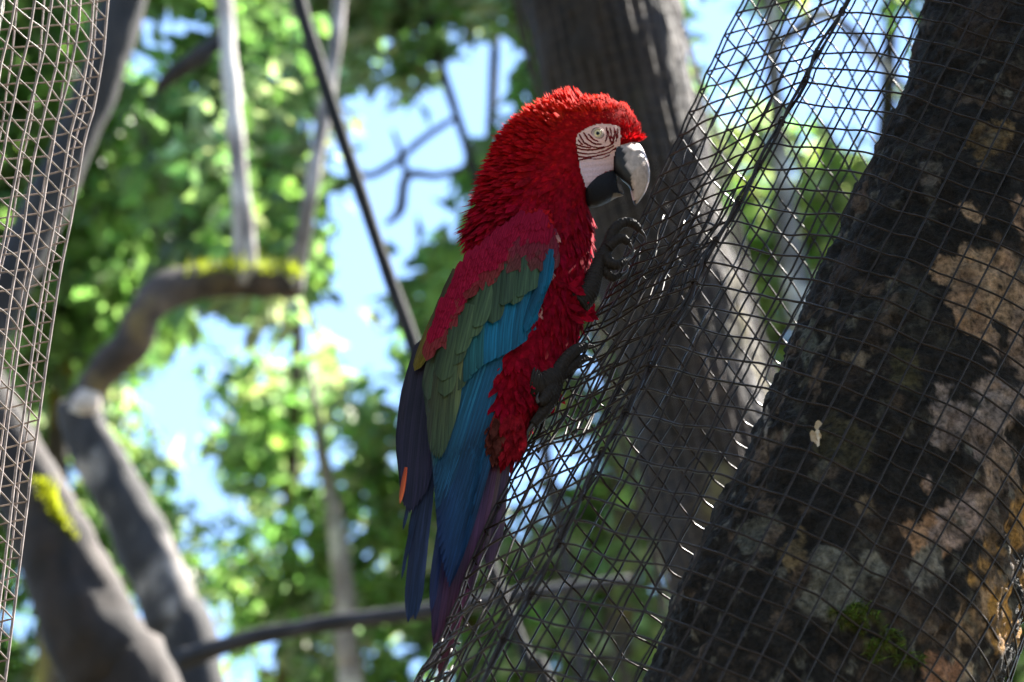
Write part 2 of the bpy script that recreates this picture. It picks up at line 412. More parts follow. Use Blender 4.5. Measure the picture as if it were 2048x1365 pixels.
# ------------------------------------------------------------------ netted tree at the left edge
def netting_left():
    ys = np.array([-420, 0, 100, 220, 300, 380, 450, 540, 640, 740, 850, 950, 1080, 1200, 1365, 1800.])
    xr = np.array([240, 216, 207, 187, 166, 153, 141, 123, 106, 91, 76, 61, 46, 31, 10, -70.])
    DL = D0 + .02; SL = .55; FL = .60; CL = .80
    def pt(m, n, y):
        yy = y - FL * n
        j = np.stack([m / 110, n / 110, y / 140], -1)
        a = (vnoise(j, 61) - .5) * 13; b = (vnoise(j, 62) - .5) * 14; c = (vnoise(np.stack([m / 40, n / 40, y / 45], -1), 63) - .5) * 5
        return Pn(np.interp(y, ys, xr) + m + a * np.clip(-m / 60, 0, 1), yy + b + c, DL + SL * S * (683 - y) - CL * S * n)
    sec = [(0, 0), (-22, 40), (-100, 185), (-215, 370), (-380, 450), (-560, 420), (-680, 250), (-640, 40), (-480, -60), (-220, -45), (-60, -22)]
    base = np.array([*(pt(np.array([-380.]), np.array([150.]), np.array([1800.]))[0][:2]), 0])
    root = empty('wire_netting', base, 'pale lit wire netting with steep slanting cross strands on the trunk away from the macaw', 'netting')
    sd_, s, L = resample(sec, 11.0)
    yv = np.arange(-420, 1800, 15.0)
    R = .00165
    for k in range(0, len(sd_), 5):
        m, n = sd_[k]; v, f = tube(pt(np.full(len(yv), m), np.full(len(yv), n), yv), R * (1.25 if n > -5 else .9), 5); build('strand', v, f, M_WIREL, root)
    y = -400
    while y < 1790:
        v, f = tube(pt(sd_[:, 0], sd_[:, 1], np.full(len(sd_), float(y))), R * .8, 5, True); build('strand', v, f, M_WIREL, root); y += 37 + .003 * y
    # its trunk
    pts = []; rad = []
    for yy in (1800, 1365, 900, 400, 0, -500):
        pts.append(P(np.interp(yy, ys, xr) - 400, yy - FL * 190, DL + SL * S * (683 - yy) - CL * S * 190)); rad.append(.145)
    d = pts[0] - pts[1]; g = pts[0] + d * ((pts[0][2] + .03) / -d[2]); pts = [g] + pts; rad = [.2] + rad
    up = pts[-1] + (pts[-1] - pts[-2]) * 3.2; pts.append(up); rad.append(.11)
    t = empty('netted_tree', (g[0], g[1], 0), 'brown upright tree trunk standing inside the pale lit wire netting', 'tree')
    v, f, c = bark_tube(pts, rad, 40, 14, .05, 9, 4); build('trunk', v, f, M_BARK, t, c)
    return t, pts[-1]
LTREE, LTIP = netting_left()

# ------------------------------------------------------------------ trees behind (out of focus)
def to_ground(p, q):
    """ground point reached by running on from q through p, bent to the vertical"""
    d = p - q; d /= np.linalg.norm(d); d = d * np.array([.55, .55, 1]); d[2] = min(d[2], -.5)
    return p + d * ((p[2] + .05) / -d[2])
TREES = {}
DSC = 1.9
def PT(px, py, d): return P(px, py, d * DSC)
def tree(name, label, px_pts, rad_px, bark=None, group=None, seed=1, ground=True, sides=22, cat='tree'):
    pts = [PT(*q) for q in px_pts]; rad = [r * K * DSC * q[2] for r, q in zip(rad_px, px_pts)]
    if ground:
        g = to_ground(pts[0], pts[1]); mid = (g + pts[0]) / 2 + np.array([.03, 0, 0])
        pts = [g, mid] + pts; rad = [rad[0] * 1.5, rad[0] * 1.1] + rad
    root = empty(name, (pts[0][0], pts[0][1], 0), label, cat, group)
    v, f, c = bark_tube(pts, rad, sides, 10, .09, 9, seed, **(bark or {})); build('trunk', v, f, M_BARK, root, c)
    TREES[label] = root; return root
def branch(root, px_pts, rad_px, bark=None, seed=2, name='branch', sides=14):
    pts = [PT(*q) for q in px_pts]; rad = [r * K * DSC * q[2] for r, q in zip(rad_px, px_pts)]
    v, f, c = bark_tube(pts, rad, sides, 8, .12, 12, seed, **(bark or {})); return build(name, v, f, M_BARK, root, c)
DK = dict(top=(.035, .028, .025), dark=(.012, .010, .010), lichen=(.06, .055, .045), lich=.66)
GR = dict(top=(.19, .16, .14), dark=(.05, .043, .04), lichen=(.42, .38, .33), lich=.52)
PALE = dict(top=(.34, .30, .27), dark=(.16, .13, .12), lichen=(.5, .46, .4), lich=.5)
MOSS = dict(top=(.10, .075, .055), dark=(.03, .024, .02), lichen=(.20, .16, .02), lich=.57)

# the middle trunk, netted as well
mid = tree('netted_tree', 'broad out-of-focus trunk with yellow lichen flank just behind the macaw\'s head',
           [(1560, 1500, 3.85), (1490, 1180, 3.98), (1420, 900, 4.09), (1345, 600, 4.2), (1270, 300, 4.31), (1195, 0, 4.42), (1120, -320, 4.53), (1060, -700, 4.66)],
           [150, 146, 142, 140, 142, 150, 150, 140], dict(top=(.05, .034, .027), dark=(.016, .011, .0095), lichen=(.24, .19, .08), lich=.68), seed=33, sides=48)
def netting_mid():
    ctr = catmull([PT(*q) for q in [(1490, 1180, 3.98), (1420, 900, 4.09), (1345, 600, 4.2), (1270, 300, 4.31), (1195, 0, 4.42), (1120, -320, 4.53)]], 14)
    T, N, Bn = frames(ctr); Rm = .215
    root = empty('wire_netting', ctr[0], 'out-of-focus wire netting around the broad trunk behind the macaw\'s head', 'netting')
    L = np.concatenate([[0], np.cumsum(np.linalg.norm(np.diff(ctr, axis=0), axis=1))])
    nv = 40
    def ringp(a, i): return ctr[i] + Rm * (np.cos(a)[..., None] * N[i] + np.sin(a)[..., None] * Bn[i]) * (1 + .05 * np.sin(3 * a + i * .2))[..., None]
    for k in range(nv):
        a = np.full(len(ctr), 2 * math.pi * k / nv); p = np.stack([ringp(a[i:i + 1], i)[0] for i in range(len(ctr))])
        v, f = tube(p, .0028, 4); build('strand', v, f, M_WIREM, root)
    s = 0.0; a = np.linspace(0, 2 * math.pi, 48, endpoint=False)
    while s < L[-1]:
        i = int(np.searchsorted(L, s)); i = min(i, len(ctr) - 1)
        off = (s - L[i]) * T[i]; v, f = tube(ringp(a, i) + off, .0017, 4, True); build('strand', v, f, M_WIREM, root); s += .05
netting_mid()

# the mossy tree with the elbow branch and two upright shoots
dm = 6.6
mo = tree('mossy_tree', 'mossy grey tree with a snapped pale stub and an elbow-shaped side branch', [(400, 1420, dm - .27), (345, 1230, dm - .18), (275, 1060, dm - .1), (205, 930, dm - .04), (158, 835, dm), (150, 800, dm)],
          [62, 60, 55, 50, 44, 30], dict(top=(.05, .043, .041), dark=(.018, .016, .016), lichen=(.30, .26, .23), lich=.60), seed=9, sides=26)
st = branch(mo, [(150, 840, dm), (172, 810, dm - .02), (182, 782, dm - .02)], [30, 30, 22], dict(top=(.62, .52, .45), dark=(.42, .33, .28), lichen=(.66, .6, .52), lich=.5), 3, 'snapped_stub')
eb = branch(mo, [(165, 815, dm), (205, 745, dm), (262, 690, dm), (290, 620, dm), (345, 578, dm + .05), (440, 562, dm + .1), (530, 566, dm + .1), (604, 574, dm + .1)], [34, 32, 38, 34, 38, 34, 32, 22], dict(top=(.09, .062, .048), dark=(.022, .016, .014), lichen=(.16, .115, .05), lich=.66), 4, 'elbow_branch', 20)
branch(mo, [(488, 570, dm + .1), (490, 490, dm + .1), (478, 340, dm + .15), (462, 170, dm + .25), (450, 0, dm + .4), (440, -250, dm + .6)], [30, 22, 18, 17, 17, 14], dict(top=(.46, .40, .36), dark=(.17, .14, .13), lichen=(.52, .47, .42), lich=.5), 5, 'upright_shoot')
branch(mo, [(580, 575, dm + .1), (600, 500, dm + .1), (622, 380, dm + .1), (648, 230, dm + .2), (672, 80, dm + .3), (690, -120, dm + .5)], [26, 18, 15, 14, 14, 12], dict(top=(.26, .22, .2), dark=(.08, .07, .065), lichen=(.38, .33, .3), lich=.5), 6, 'upright_shoot')
branch(mo, [(448, 70, dm + .35), (400, 112, dm + .3), (345, 150, dm + .3), (310, 185, dm + .3)], [15, 19, 17, 7], DK, 7)
branch(mo, [(365, 1320, dm - .45), (470, 1285, dm - .5), (640, 1250, dm - .5), (830, 1226, dm - .5), (1060, 1188, dm - .45), (1260, 1160, dm - .4)], [22, 17, 17, 17, 16, 10], dict(top=(.05, .045, .05), dark=(.02, .018, .02), lichen=(.08, .07, .07), lich=.7), 8)
# moss cushions along the top of the elbow branch (yellow-green)
mb = MB()
for _ in range(520):
    s = rnd.random()
    q = catmull([(345, 560, 0), (440, 536, 0), (530, 540, 0), (600, 548, 0)], 20)[int(s * 60)]
    p = PT(q[0] + rnd.gauss(0, 6), q[1] + rnd.gauss(0, 5), dm + .08 + rnd.uniform(-.05, .05)); g = np.array([rnd.gauss(0, 1) for _ in range(3)])
    a = np.cross(g, UPV); a /= np.linalg.norm(a) + 1e-9
    mb.add([p - a * .006, p + a * .006, p + (UPV + g * .5) * rnd.uniform(.015, .045)], [(0, 1, 2)], np.array([.20, .19, .015]) * rnd.uniform(.6, 1.3))
tag(mb.build('moss', M_LEAF, eb), kind='stuff')

tree('slender_tree', 'thin dark bare stem slanting down from the canopy behind the macaw\'s back', [(1130, 1500, 4.7), (1060, 1330, 4.76), (1000, 1180, 4.82), (905, 920, 4.92), (830, 700, 5.0), (760, 500, 5.08), (665, 215, 5.18), (590, -20, 5.27), (500, -320, 5.4)], [14, 13, 13, 13, 13.5, 14, 14, 14, 12], DK, seed=12)
sl2 = tree('slender_tree', 'thin crooked stem with a side twig against the bright sky behind the macaw\'s nape', [(1180, 1500, 8.0), (1090, 900, 8.3), (1010, 560, 8.6), (948, 340, 8.8), (908, 215, 8.9), (876, 110, 9.0), (850, -30, 9.2), (830, -300, 9.4)], [14, 13, 11, 9, 9, 9, 10, 10], DK, seed=13)
branch(sl2, [(912, 235, 8.9), (850, 275, 8.9), (790, 325, 8.9), (735, 352, 8.9), (690, 330, 8.95)], [6, 7, 8, 7, 3], DK, 14, 'twig')
branch(sl2, [(945, 330, 8.8), (880, 352, 8.8), (815, 352, 8.8), (800, 420, 8.8), (770, 450, 8.8)], [6, 7, 10, 10, 4], DK, 15, 'twig')
branch(sl2, [(815, 356, 8.8), (800, 300, 8.85), (785, 260, 8.85)], [8, 6, 3], DK, 16, 'twig')
tree('pale_sapling', 'pale grey straight sapling beside the dark horizontal bough', [(708, 1500, 9.4), (694, 1300, 9.5), (682, 1120, 9.6), (660, 980, 9.8), (640, 880, 9.9), (620, 740, 10.1)], [26, 24, 21, 16, 12, 6], PALE, seed=17)
fl = tree('mossy_tree', 'thick brown trunk with a yellow moss streak leaning beside the pale lit netting', [(290, 1500, 5.4), (215, 1330, 5.45), (150, 1180, 5.5), (90, 1050, 5.55), (35, 930, 5.6), (-30, 800, 5.65), (-150, 560, 5.73), (-240, 300, 5.83)], [105, 98, 90, 78, 62, 55, 50, 40], dict(top=(.042, .026, .019), dark=(.016, .011, .009), lichen=(.055, .038, .028), lich=.62), seed=18, sides=30)
mb = MB()
for _ in range(420):
    s = rnd.random(); p = PT(78 + 62 * s + rnd.gauss(0, 7), 965 + 115 * s + rnd.gauss(0, 6), 5.50 - .03 * s); g = np.array([rnd.gauss(0, 1) for _ in range(3)]); a = np.cross(g, UPV); a /= np.linalg.norm(a) + 1e-9
    mb.add([p - a * .006, p + a * .006, p + (UPV + g * .6 + RGT * .4) * rnd.uniform(.01, .03)], [(0, 1, 2)], np.array([.26, .23, .015]) * rnd.uniform(.6, 1.3))
tag(mb.build('moss', M_LEAF, fl), kind='stuff')
tree('leaning_tree', 'dark blurred trunk leaning behind the top of the pale lit netting', [(-420, 1500, 5.7), (-250, 1150, 5.85), (-90, 780, 6.0), (30, 540, 6.1), (130, 330, 6.2), (205, 140, 6.27), (262, -40, 6.35), (340, -320, 6.45)], [60, 55, 50, 46, 44, 44, 42, 36], DK, seed=21)
gt = tree('forest_tree', 'grey trunk seen through the netting where it meets the leaning trunk', [(1760, 1500, 8.2), (1700, 1100, 8.5), (1640, 760, 8.8), (1590, 560, 9.1), (1560, 300, 9.4), (1530, -100, 9.8), (1500, -500, 10.2)], [34, 33, 32, 28, 18, 13, 10], GR, seed=22)
branch(gt, [(1545, 100, 9.6), (1640, 30, 9.5), (1700, 60, 9.5), (1760, 125, 9.5), (1830, 190, 9.5)], [12, 12, 11, 10, 6], GR, 23)

# ------------------------------------------------------------------ foliage
HOLES = [(300, 100, 75, 70), (365, 55, 45, 50), (310, 170, 30, 25), (350, 190, 25, 25), (520, 105, 22, 38), (570, 130, 32, 30), (545, 260, 22, 22), (615, 285, 18, 26),
 (740, 245, 66, 85), (690, 190, 25, 25), (800, 270, 40, 55), (865, 300, 58, 75), (850, 210, 30, 35), (700, 590, 85, 110), (660, 470, 45, 30), (745, 720, 45, 55), (870, 420, 75, 60), (770, 400, 60, 50), (800, 520, 40, 50), (690, 320, 25, 40), (670, 420, 30, 25),
 (335, 790, 85, 70), (350, 870, 40, 30), (270, 835, 22, 22), (395, 950, 40, 45), (430, 1010, 42, 35), (390, 1100, 35, 30), (330, 960, 25, 30), (440, 830, 30, 18), (250, 1205, 38, 28), (275, 1265, 24, 35), (125, 970, 30, 18), (45, 1215, 25, 40), (100, 1320, 32, 24),
 (740, 1290, 34, 24), (560, 1300, 26, 22), (450, 1300, 34, 22), (510, 1310, 20, 20), (420, 1230, 20, 18), (690, 1320, 25, 20), (860, 1330, 40, 25), (620, 900, 18, 25), (640, 950, 20, 18), (565, 1020, 22, 30), (680, 870, 18, 14), (690, 1040, 16, 14), (525, 700, 20, 24), (450, 690, 16, 25), (390, 640, 16, 22), (470, 630, 25, 20), (570, 660, 20, 14),
 (1020, 60, 40, 50), (960, 160, 35, 60), (1010, 190, 40, 60), (960, 260, 40, 50), (800, 20, 28, 28), (780, 90, 30, 38), (900, 120, 20, 40), (930, 100, 20, 40), (800, 900, 12, 12), (815, 830, 14, 14), (820, 660, 18, 18), (790, 760, 22, 18), (715, 920, 16, 16),
 (1430, 60, 75, 100), (1440, 190, 40, 70), (1700, 90, 130, 130), (1600, 120, 70, 120), (1660, 230, 90, 50), (1760, 250, 60, 60), (1510, 390, 22, 22), (1580, 300, 25, 25), (1110, 930, 90, 55), (1010, 960, 30, 60), (1180, 720, 30, 60), (1200, 660, 20, 30), (1290, 930, 25, 40), (1170, 880, 30, 30), (1050, 1060, 20, 20), (1310, 1130, 18, 18), (1120, 1330, 30, 20), (1540, 690, 12, 25), (1280, 1190, 15, 15)]
HA = np.array(HOLES, float)
BRIGHT = (.125, .195, .07); MIDG = (.10, .15, .07); DARKG = (.055, .085, .038); GREYG = (.21, .22, .16); YEL = (.19, .21, .08)
def tone(px, py):
    """how the crowns differ: fresh, deep or greyish leaves, by tree"""
    if px < 420 and py < 780: base = [(BRIGHT, 4), (MIDG, 3), (DARKG, 2)]
    elif px < 640 and py < 560: base = [(BRIGHT, 4), (MIDG, 2), (GREYG, 2), (DARKG, 1)]
    elif px < 760 and py < 900: base = [(GREYG, 4), (BRIGHT, 2), (MIDG, 2)]
    elif px < 900: base = [(GREYG, 3), (MIDG, 3), (DARKG, 2), (BRIGHT, 2)]
    elif px < 1350: base = [(GREYG, 4), (MIDG, 2), (BRIGHT, 2), (YEL, 1)]
    else: base = [(GREYG, 4), (YEL, 2), (BRIGHT, 2)]
    t = rnd.random() * sum(b[1] for b in base)
    for c, w in base:
        t -= w
        if t <= 0: return np.array(c)
    return np.array(base[-1][0])
CROWNS = {}
def leaf(mb, p, size, colr, dirv=None):
    d = np.array([rnd.gauss(0, 1), rnd.gauss(0, 1), rnd.gauss(-.4, .8)]) if dirv is None else dirv
    d /= np.linalg.norm(d) + 1e-9
    n = np.array([rnd.gauss(0, .7), rnd.gauss(0, .7), 1]); s = np.cross(d, n); s /= np.linalg.norm(s) + 1e-9; n = np.cross(s, d)
    w = size * rnd.uniform(.22, .34); b = n * size * .12
    mb.add([p, p + d * size * .45 - s * w + b, p + d * size * .5, p + d * size * .45 + s * w + b, p + d * size], [(0, 1, 2), (0, 2, 3), (1, 4, 2), (2, 4, 3)], colr)
def clump(mb, c, rad, nleaf, size, colr):
    for _ in range(nleaf):
        g = np.array([rnd.gauss(0, 1) for _ in range(3)]); g /= np.linalg.norm(g) + 1e-9
        p = c + g * rad * rnd.random() ** .5
        leaf(mb, p, size * rnd.uniform(.7, 1.3), colr * rnd.uniform(.7, 1.35) * np.array([rnd.uniform(.85, 1.2), 1, rnd.uniform(.8, 1.2)]))
# crowns as regions of the woodland: (tree root, anchor pixel, depth)
def forest(label, px, d, seed, group=None, r=34):
    pts = [(px[0] + (i * 14), 1500 - i * 330, d - .5 + i * .16) for i in range(6)]
    return tree('forest_tree', label, pts, [r, r * .95, r * .85, r * .7, r * .5, r * .3], MOSS, seed=seed, group=group)
fa = forest('bright green leafy tree between the pale lit netting and the elbow-shaped branch', (90, 0), 9.6, 41, r=26)
fb = forest('grey-green leafy tree behind the pale sapling and dark horizontal bough', (560, 0), 10.8, 42, r=15)
fc = forest('leafy tree filling the view just left of the macaw\'s tail', (930, 0), 10.2, 43, r=22)
fd_ = forest('pale leafy tree seen through the netting below the macaw\'s feet', (1230, 0), 9.8, 44)
fe = forest('yellow-green leafy tree seen through the netting above the macaw\'s beak', (1720, 0), 10.6, 45)
fg = forest('fresh green tree showing past the far flank of the thick leaning trunk', (2150, 0), 9.0, 46)
REG = [(fa, 160, 400, 9.6), (mo, 480, 300, 8.0), (fb, 430, 900, 10.8), (fc, 760, 1050, 10.2), (sl2, 800, 150, 9.4), (fd_, 1200, 1050, 9.8), (fe, 1620, 400, 10.6), (fg, 2150, 1000, 9.0), (fe, 1500, 1100, 10.6), (fb, 250, 1350, 10.8)]
mbs = {}
nclump = 0
for _ in range(12000):
    px = rnd.uniform(-420, 2420); py = rnd.uniform(-380, 1720)
    q = ((px - HA[:, 0]) / (HA[:, 2] + 25)) ** 2 + ((py - HA[:, 1]) / (HA[:, 3] + 25)) ** 2
    if q.min() < 1: continue
    if vnoise(np.array([px / 62, py / 62, 3.3]), 77) < (.33 if 250 < px < 1000 and py > 560 else .21): continue
    rt, _, _, dd = min(REG, key=lambda r: (r[1] - px) ** 2 + (r[2] - py) ** 2)
    c = PT(px, py, dd + rnd.gauss(0, .3)); col = tone(px, py)
    mb = mbs.setdefault(rt.name, (rt, MB()))[1]
    clump(mb, c, .20, 11, .165, col); nclump += 1
for rt, mb in mbs.values(): tag(mb.build('crown', M_LEAF, rt, smooth=False), None)
# unseen leaf shell added around bird and camera to cut skylight
def skylight_blocker():
    r2 = random.Random(5); birdp = P(1100, 550, D0); m1 = MB(); m2 = MB()
    ends = {0: [], 1: []}
    for _ in range(3500):
        g = np.array([r2.gauss(0, 1) for _ in range(3)]); g /= np.linalg.norm(g)
        if g[2] < -.05: continue
        c = birdp + g * np.array([1.25, 1.1, 1]) * r2.uniform(3.6, 5.6)
        if c[2] < 2.6: continue
        t = (c - birdp) @ SUN; off = np.linalg.norm(c - birdp - t * SUN)
        if t > 0 and off < 2.0: continue
        px, py, d = proj(c)
        if d > -.4 and -330 < px < 2400 and -330 < py < 1700: continue
        if c[1] > 6.5 and r2.random() < .6: continue
        if np.linalg.norm(c - CAM) < 1.2: continue
        k = 0 if c[0] > -.6 else 1
        clump((m1, m2)[k], c, .32, 9, .26, np.array([.032, .045, .016]) * r2.uniform(.7, 1.3)); ends[k].append(c)
    m1.build('crown', M_LEAF, TREE, smooth=False); m2.build('crown', M_LEAF, LTREE, smooth=False)  # added light-blocking leaves, parented to the two netted trees
    for k, (rt, tip) in enumerate(((TREE, TTIP), (LTREE, LTIP))):
        for q in range(6):
            a = ends[k][r2.randrange(len(ends[k]))]; mid_ = (tip + a) / 2 + np.array([0, -.3, .4])
            pj = [proj(tip + (a - tip) * s_) for s_ in (.25, .5, .75)]
            if any(d > 0 and -200 < x < 2250 and -200 < y < 1600 for x, y, d in pj): continue
            v, f, c = bark_tube([tip, mid_, a], [.09, .06, .02], 10, 6, .06, 9, 50 + q); build('branch', v, f, M_BARK, rt, c)
skylight_blocker()

# ------------------------------------------------------------------ the macaw (photo pixels u right, v down, w towards the camera)
def Bp(u, v, w):
    u, v, w = np.broadcast_arrays(np.asarray(u, float), np.asarray(v, float), np.asarray(w, float))
    tau = u * TH[0] + v * TH[1]
    return Pn(u, v, D0 - .79 * S * 56 + .72 * S * (tau + 100) - w * S)
BIRD = empty('macaw', Bp(1080, 860, 0), 'red macaw with blue and green wings clinging upright to the wire netting', 'parrot')
ROWS = np.array([(199, 1150, 1222, 10), (205, 1132, 1236, 22), (216, 1100, 1254, 35), (236, 1062, 1267, 47), (260, 1036, 1277, 55), (280, 1020, 1279, 60), (300, 1011, 1258, 63), (330, 998, 1236, 66), (360, 986, 1220, 68), (385, 976, 1192, 70), (410, 966, 1178, 74),
 (440, 953, 1180, 80), (480, 940, 1183, 88), (530, 926, 1178, 94), (580, 915, 1171, 96), (640, 905, 1164, 95), (700, 900, 1146, 90), (750, 905, 1118, 82), (800, 920, 1090, 71), (850, 936, 1062, 56), (890, 952, 1046, 41), (915, 966, 1034, 26), (930, 985, 1020, 10)], float)
def row(v):
    return [np.interp(v, ROWS[:, 0], ROWS[:, i]) for i in (1, 2, 3)]
def surf_w(u, v):
    xl, xr, b = row(v); cx = (xl + xr) / 2; hx = (xr - xl) / 2
    return b * np.sqrt(np.clip(1 - ((u - cx) / hx) ** 2, 0, 1)) ** .9
RED = np.array([.50, .006, .010]); SHADED_RED = np.array([.34, .004, .020]); SUNLIT_RED = np.array([.78, .028, .012])  # body shade and crown sun glow painted into these reds
def body():
    vs_ = catmull(ROWS, 4); n = 64; ph = np.arange(n) * 2 * math.pi / n
    V = vs_[:, 0][:, None] + 0 * ph; cx = (vs_[:, 1] + vs_[:, 2])[:, None] / 2; hx = (vs_[:, 2] - vs_[:, 1])[:, None] / 2; b = vs_[:, 3][:, None]
    U = cx + hx * np.cos(ph); Wd = b * np.sign(np.sin(ph)) * np.abs(np.sin(ph)) ** .9
    v = Bp(U, V, Wd).reshape(-1, 3); m = len(vs_)
    f = [(i * n + j, i * n + (j + 1) % n, (i + 1) * n + (j + 1) % n, (i + 1) * n + j) for i in range(m - 1) for j in range(n)]
    f.append(tuple(range(n))); f.append(tuple((m - 1) * n + j for j in range(n - 1, -1, -1)))
    c = SHADED_RED * .9 + np.clip((420 - V.reshape(-1, 1)) / 150, 0, 1) * (RED - SHADED_RED)
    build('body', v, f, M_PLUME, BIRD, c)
body()
FACE = np.array([(1153, 268), (1168, 258), (1185, 250), (1203, 246), (1222, 248), (1240, 252), (1243, 272), (1241, 292), (1233, 300), (1228, 320), (1229, 342), (1214, 344), (1196, 354), (1182, 371), (1173, 386), (1168, 366), (1160, 345), (1158, 330), (1154, 305), (1151, 285)], float)
def inside(u, v, poly, grow=0):
    c = poly.mean(0); p = c + (poly - c) * (1 + grow); r = np.zeros(np.shape(u), bool); j = len(p) - 1
    for i in range(len(p)):
        a = (p[i, 1] > v) != (p[j, 1] > v); x = (p[j, 0] - p[i, 0]) * (v - p[i, 1]) / (p[j, 1] - p[i, 1] + 1e-9) + p[i, 0]
        r ^= a & (u < x); j = i
    return r

def feather_uvw(b, t, width, nrm, rows=5, cols=3, cup=.12, lift=0., tip=.45, point=1.0, bend=(0, 0, 0)):
    """feather between base and tip in bird pixels; returns (N,3) uvw, faces, uv"""
    b = np.asarray(b, float); t = np.asarray(t, float); nrm = np.asarray(nrm, float); ax = t - b; L = np.linalg.norm(ax)
    d = ax / (L + 1e-9); sd_ = np.cross(d, nrm); sd_ /= np.linalg.norm(sd_) + 1e-9; n2 = np.cross(sd_, d); bend = np.asarray(bend, float)
    s = np.linspace(0, 1, rows); prof = np.where(s < 1 - tip, .55 + .45 * np.clip(s / .35, 0, 1), 1.0)
    e = np.clip((s - (1 - tip)) / tip, 0, 1); prof = prof * np.sqrt(np.clip(1 - e ** (2 * point), 0, 1)) ** (1 if point >= 1 else 1.5); prof[-1] = .04
    x = np.linspace(-1, 1, cols); V = []; UVs = []
    for i in range(rows):
        c = b + ax * s[i] + n2 * lift * L * s[i] ** 1.6 + bend * math.sin(math.pi * s[i])
        for xx in x:
            V.append(c + sd_ * xx * prof[i] * width / 2 - n2 * cup * width * (xx * xx) * prof[i]); UVs.append((xx * .5 * prof[i] + .5, s[i] * L / 60))
    f = [(i * cols + j, i * cols + j + 1, (i + 1) * cols + j + 1, (i + 1) * cols + j) for i in range(rows - 1) for j in range(cols - 1)]
    return np.array(V), f, np.array(UVs), np.repeat(s, cols)

# small body feathers (uncountable plumage)
def plumage():
    mb = MB(); N = 8200; made = 0
    for _ in range(N * 3):
        if made > N: break
        v = rnd.choice([rnd.uniform(199, 300), rnd.uniform(199, 450), rnd.uniform(199, 925)]); ph = rnd.uniform(0, 2 * math.pi) if rnd.random() < .8 else rnd.uniform(.0, 1.9)
        xl, xr, b = row(v); cx = (xl + xr) / 2; hx = (xr - xl) / 2
        u = cx + hx * math.cos(ph); w = b * math.copysign(abs(math.sin(ph)) ** .9, math.sin(ph))
        if w > -5 and inside(np.array([u]), np.array([v]), FACE, .02)[0]: continue
        if u > 1222 and 290 < v < 385: continue
        if 336 < v < 415 and u > 1172 and abs(w) < 62 and w > -62 and u > 1180: continue
        e = 2.0; xl2, xr2, b2 = row(v + e)
        dvx = ((xl2 + xr2) / 2 - cx) + ((xr2 - xl2) / 2 - hx) * math.cos(ph); dvw = (b2 - b) * math.sin(ph)
        tv = np.array([dvx, e, dvw]); tp = np.array([-hx * math.sin(ph), 0, b * math.cos(ph)]); n = np.cross(tv, tp); n /= np.linalg.norm(n) + 1e-9
        if n @ np.array([u - cx, 0, w]) < 0: n = -n
        if v < 215: n = np.array([n[0] * .5, -1, n[2] * .5]); n /= np.linalg.norm(n)
        head = np.clip((430 - v) / 150, 0, 1)
        away = np.array([u - 1262, (v - 300) * .9, 0]); away /= np.linalg.norm(away) + 1e-9
        down = np.array([-.34, .94, 0])
        fl_ = away * head + down * (1 - head * .75); fl_ = fl_ - n * (fl_ @ n); fl_ /= np.linalg.norm(fl_) + 1e-9
        back = math.cos(ph) < -.35
        crown = np.clip((262 - v) / 40, 0, 1)
        nape = np.clip((470 - v) / 90, 0, 1) * (1 if back else 0)
        lift = .05 + 1.15 * crown * rnd.uniform(.5, 1.1) + .95 * nape * rnd.uniform(.4, 1.2)
        if u > 1225 and v < 300: lift = rnd.uniform(.1, .35)
        L = rnd.uniform(18, 28) * (1 - head) * 1.9 + rnd.uniform(17, 27) * head
        if back and v < 470: L *= 1.7 - .45 * np.clip((v - 330) / 60, 0, 1)
        L *= 1 - .2 * crown
        if u > 1215 and v < 300: L *= .8
        if 225 < v < 400 and 1130 < u < 1250 and w > 0: L *= .75; lift = .05
        jit = np.array([rnd.gauss(0, .12) for _ in range(3)]); d = fl_ + n * lift + jit; d /= np.linalg.norm(d)
        base = np.array([u, v, w]) - n * 1.5; tip = base + d * L
        if w > 0 and inside(np.array([tip[0]]), np.array([tip[1]]), FACE)[0]: continue
        nn = n - d * (n @ d); nn /= np.linalg.norm(nn) + 1e-9
        V, f, uv, s = feather_uvw(base, tip, L * (.36 if crown + nape < .3 else .27), nn + jit * .6, 4, 3, .16, .06, .6)
        c0 = SHADED_RED + (RED - SHADED_RED) * head + (SUNLIT_RED - RED) * crown; c0 = c0 * rnd.uniform(.8, 1.15) * np.array([1, rnd.uniform(.6, 1.5), rnd.uniform(.7, 1.3)])  # crown's sun glow and body's shade mixed in as colour
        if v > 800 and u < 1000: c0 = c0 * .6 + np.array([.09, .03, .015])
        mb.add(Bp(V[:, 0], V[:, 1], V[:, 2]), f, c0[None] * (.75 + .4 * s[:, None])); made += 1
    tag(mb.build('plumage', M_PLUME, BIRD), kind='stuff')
plumage()

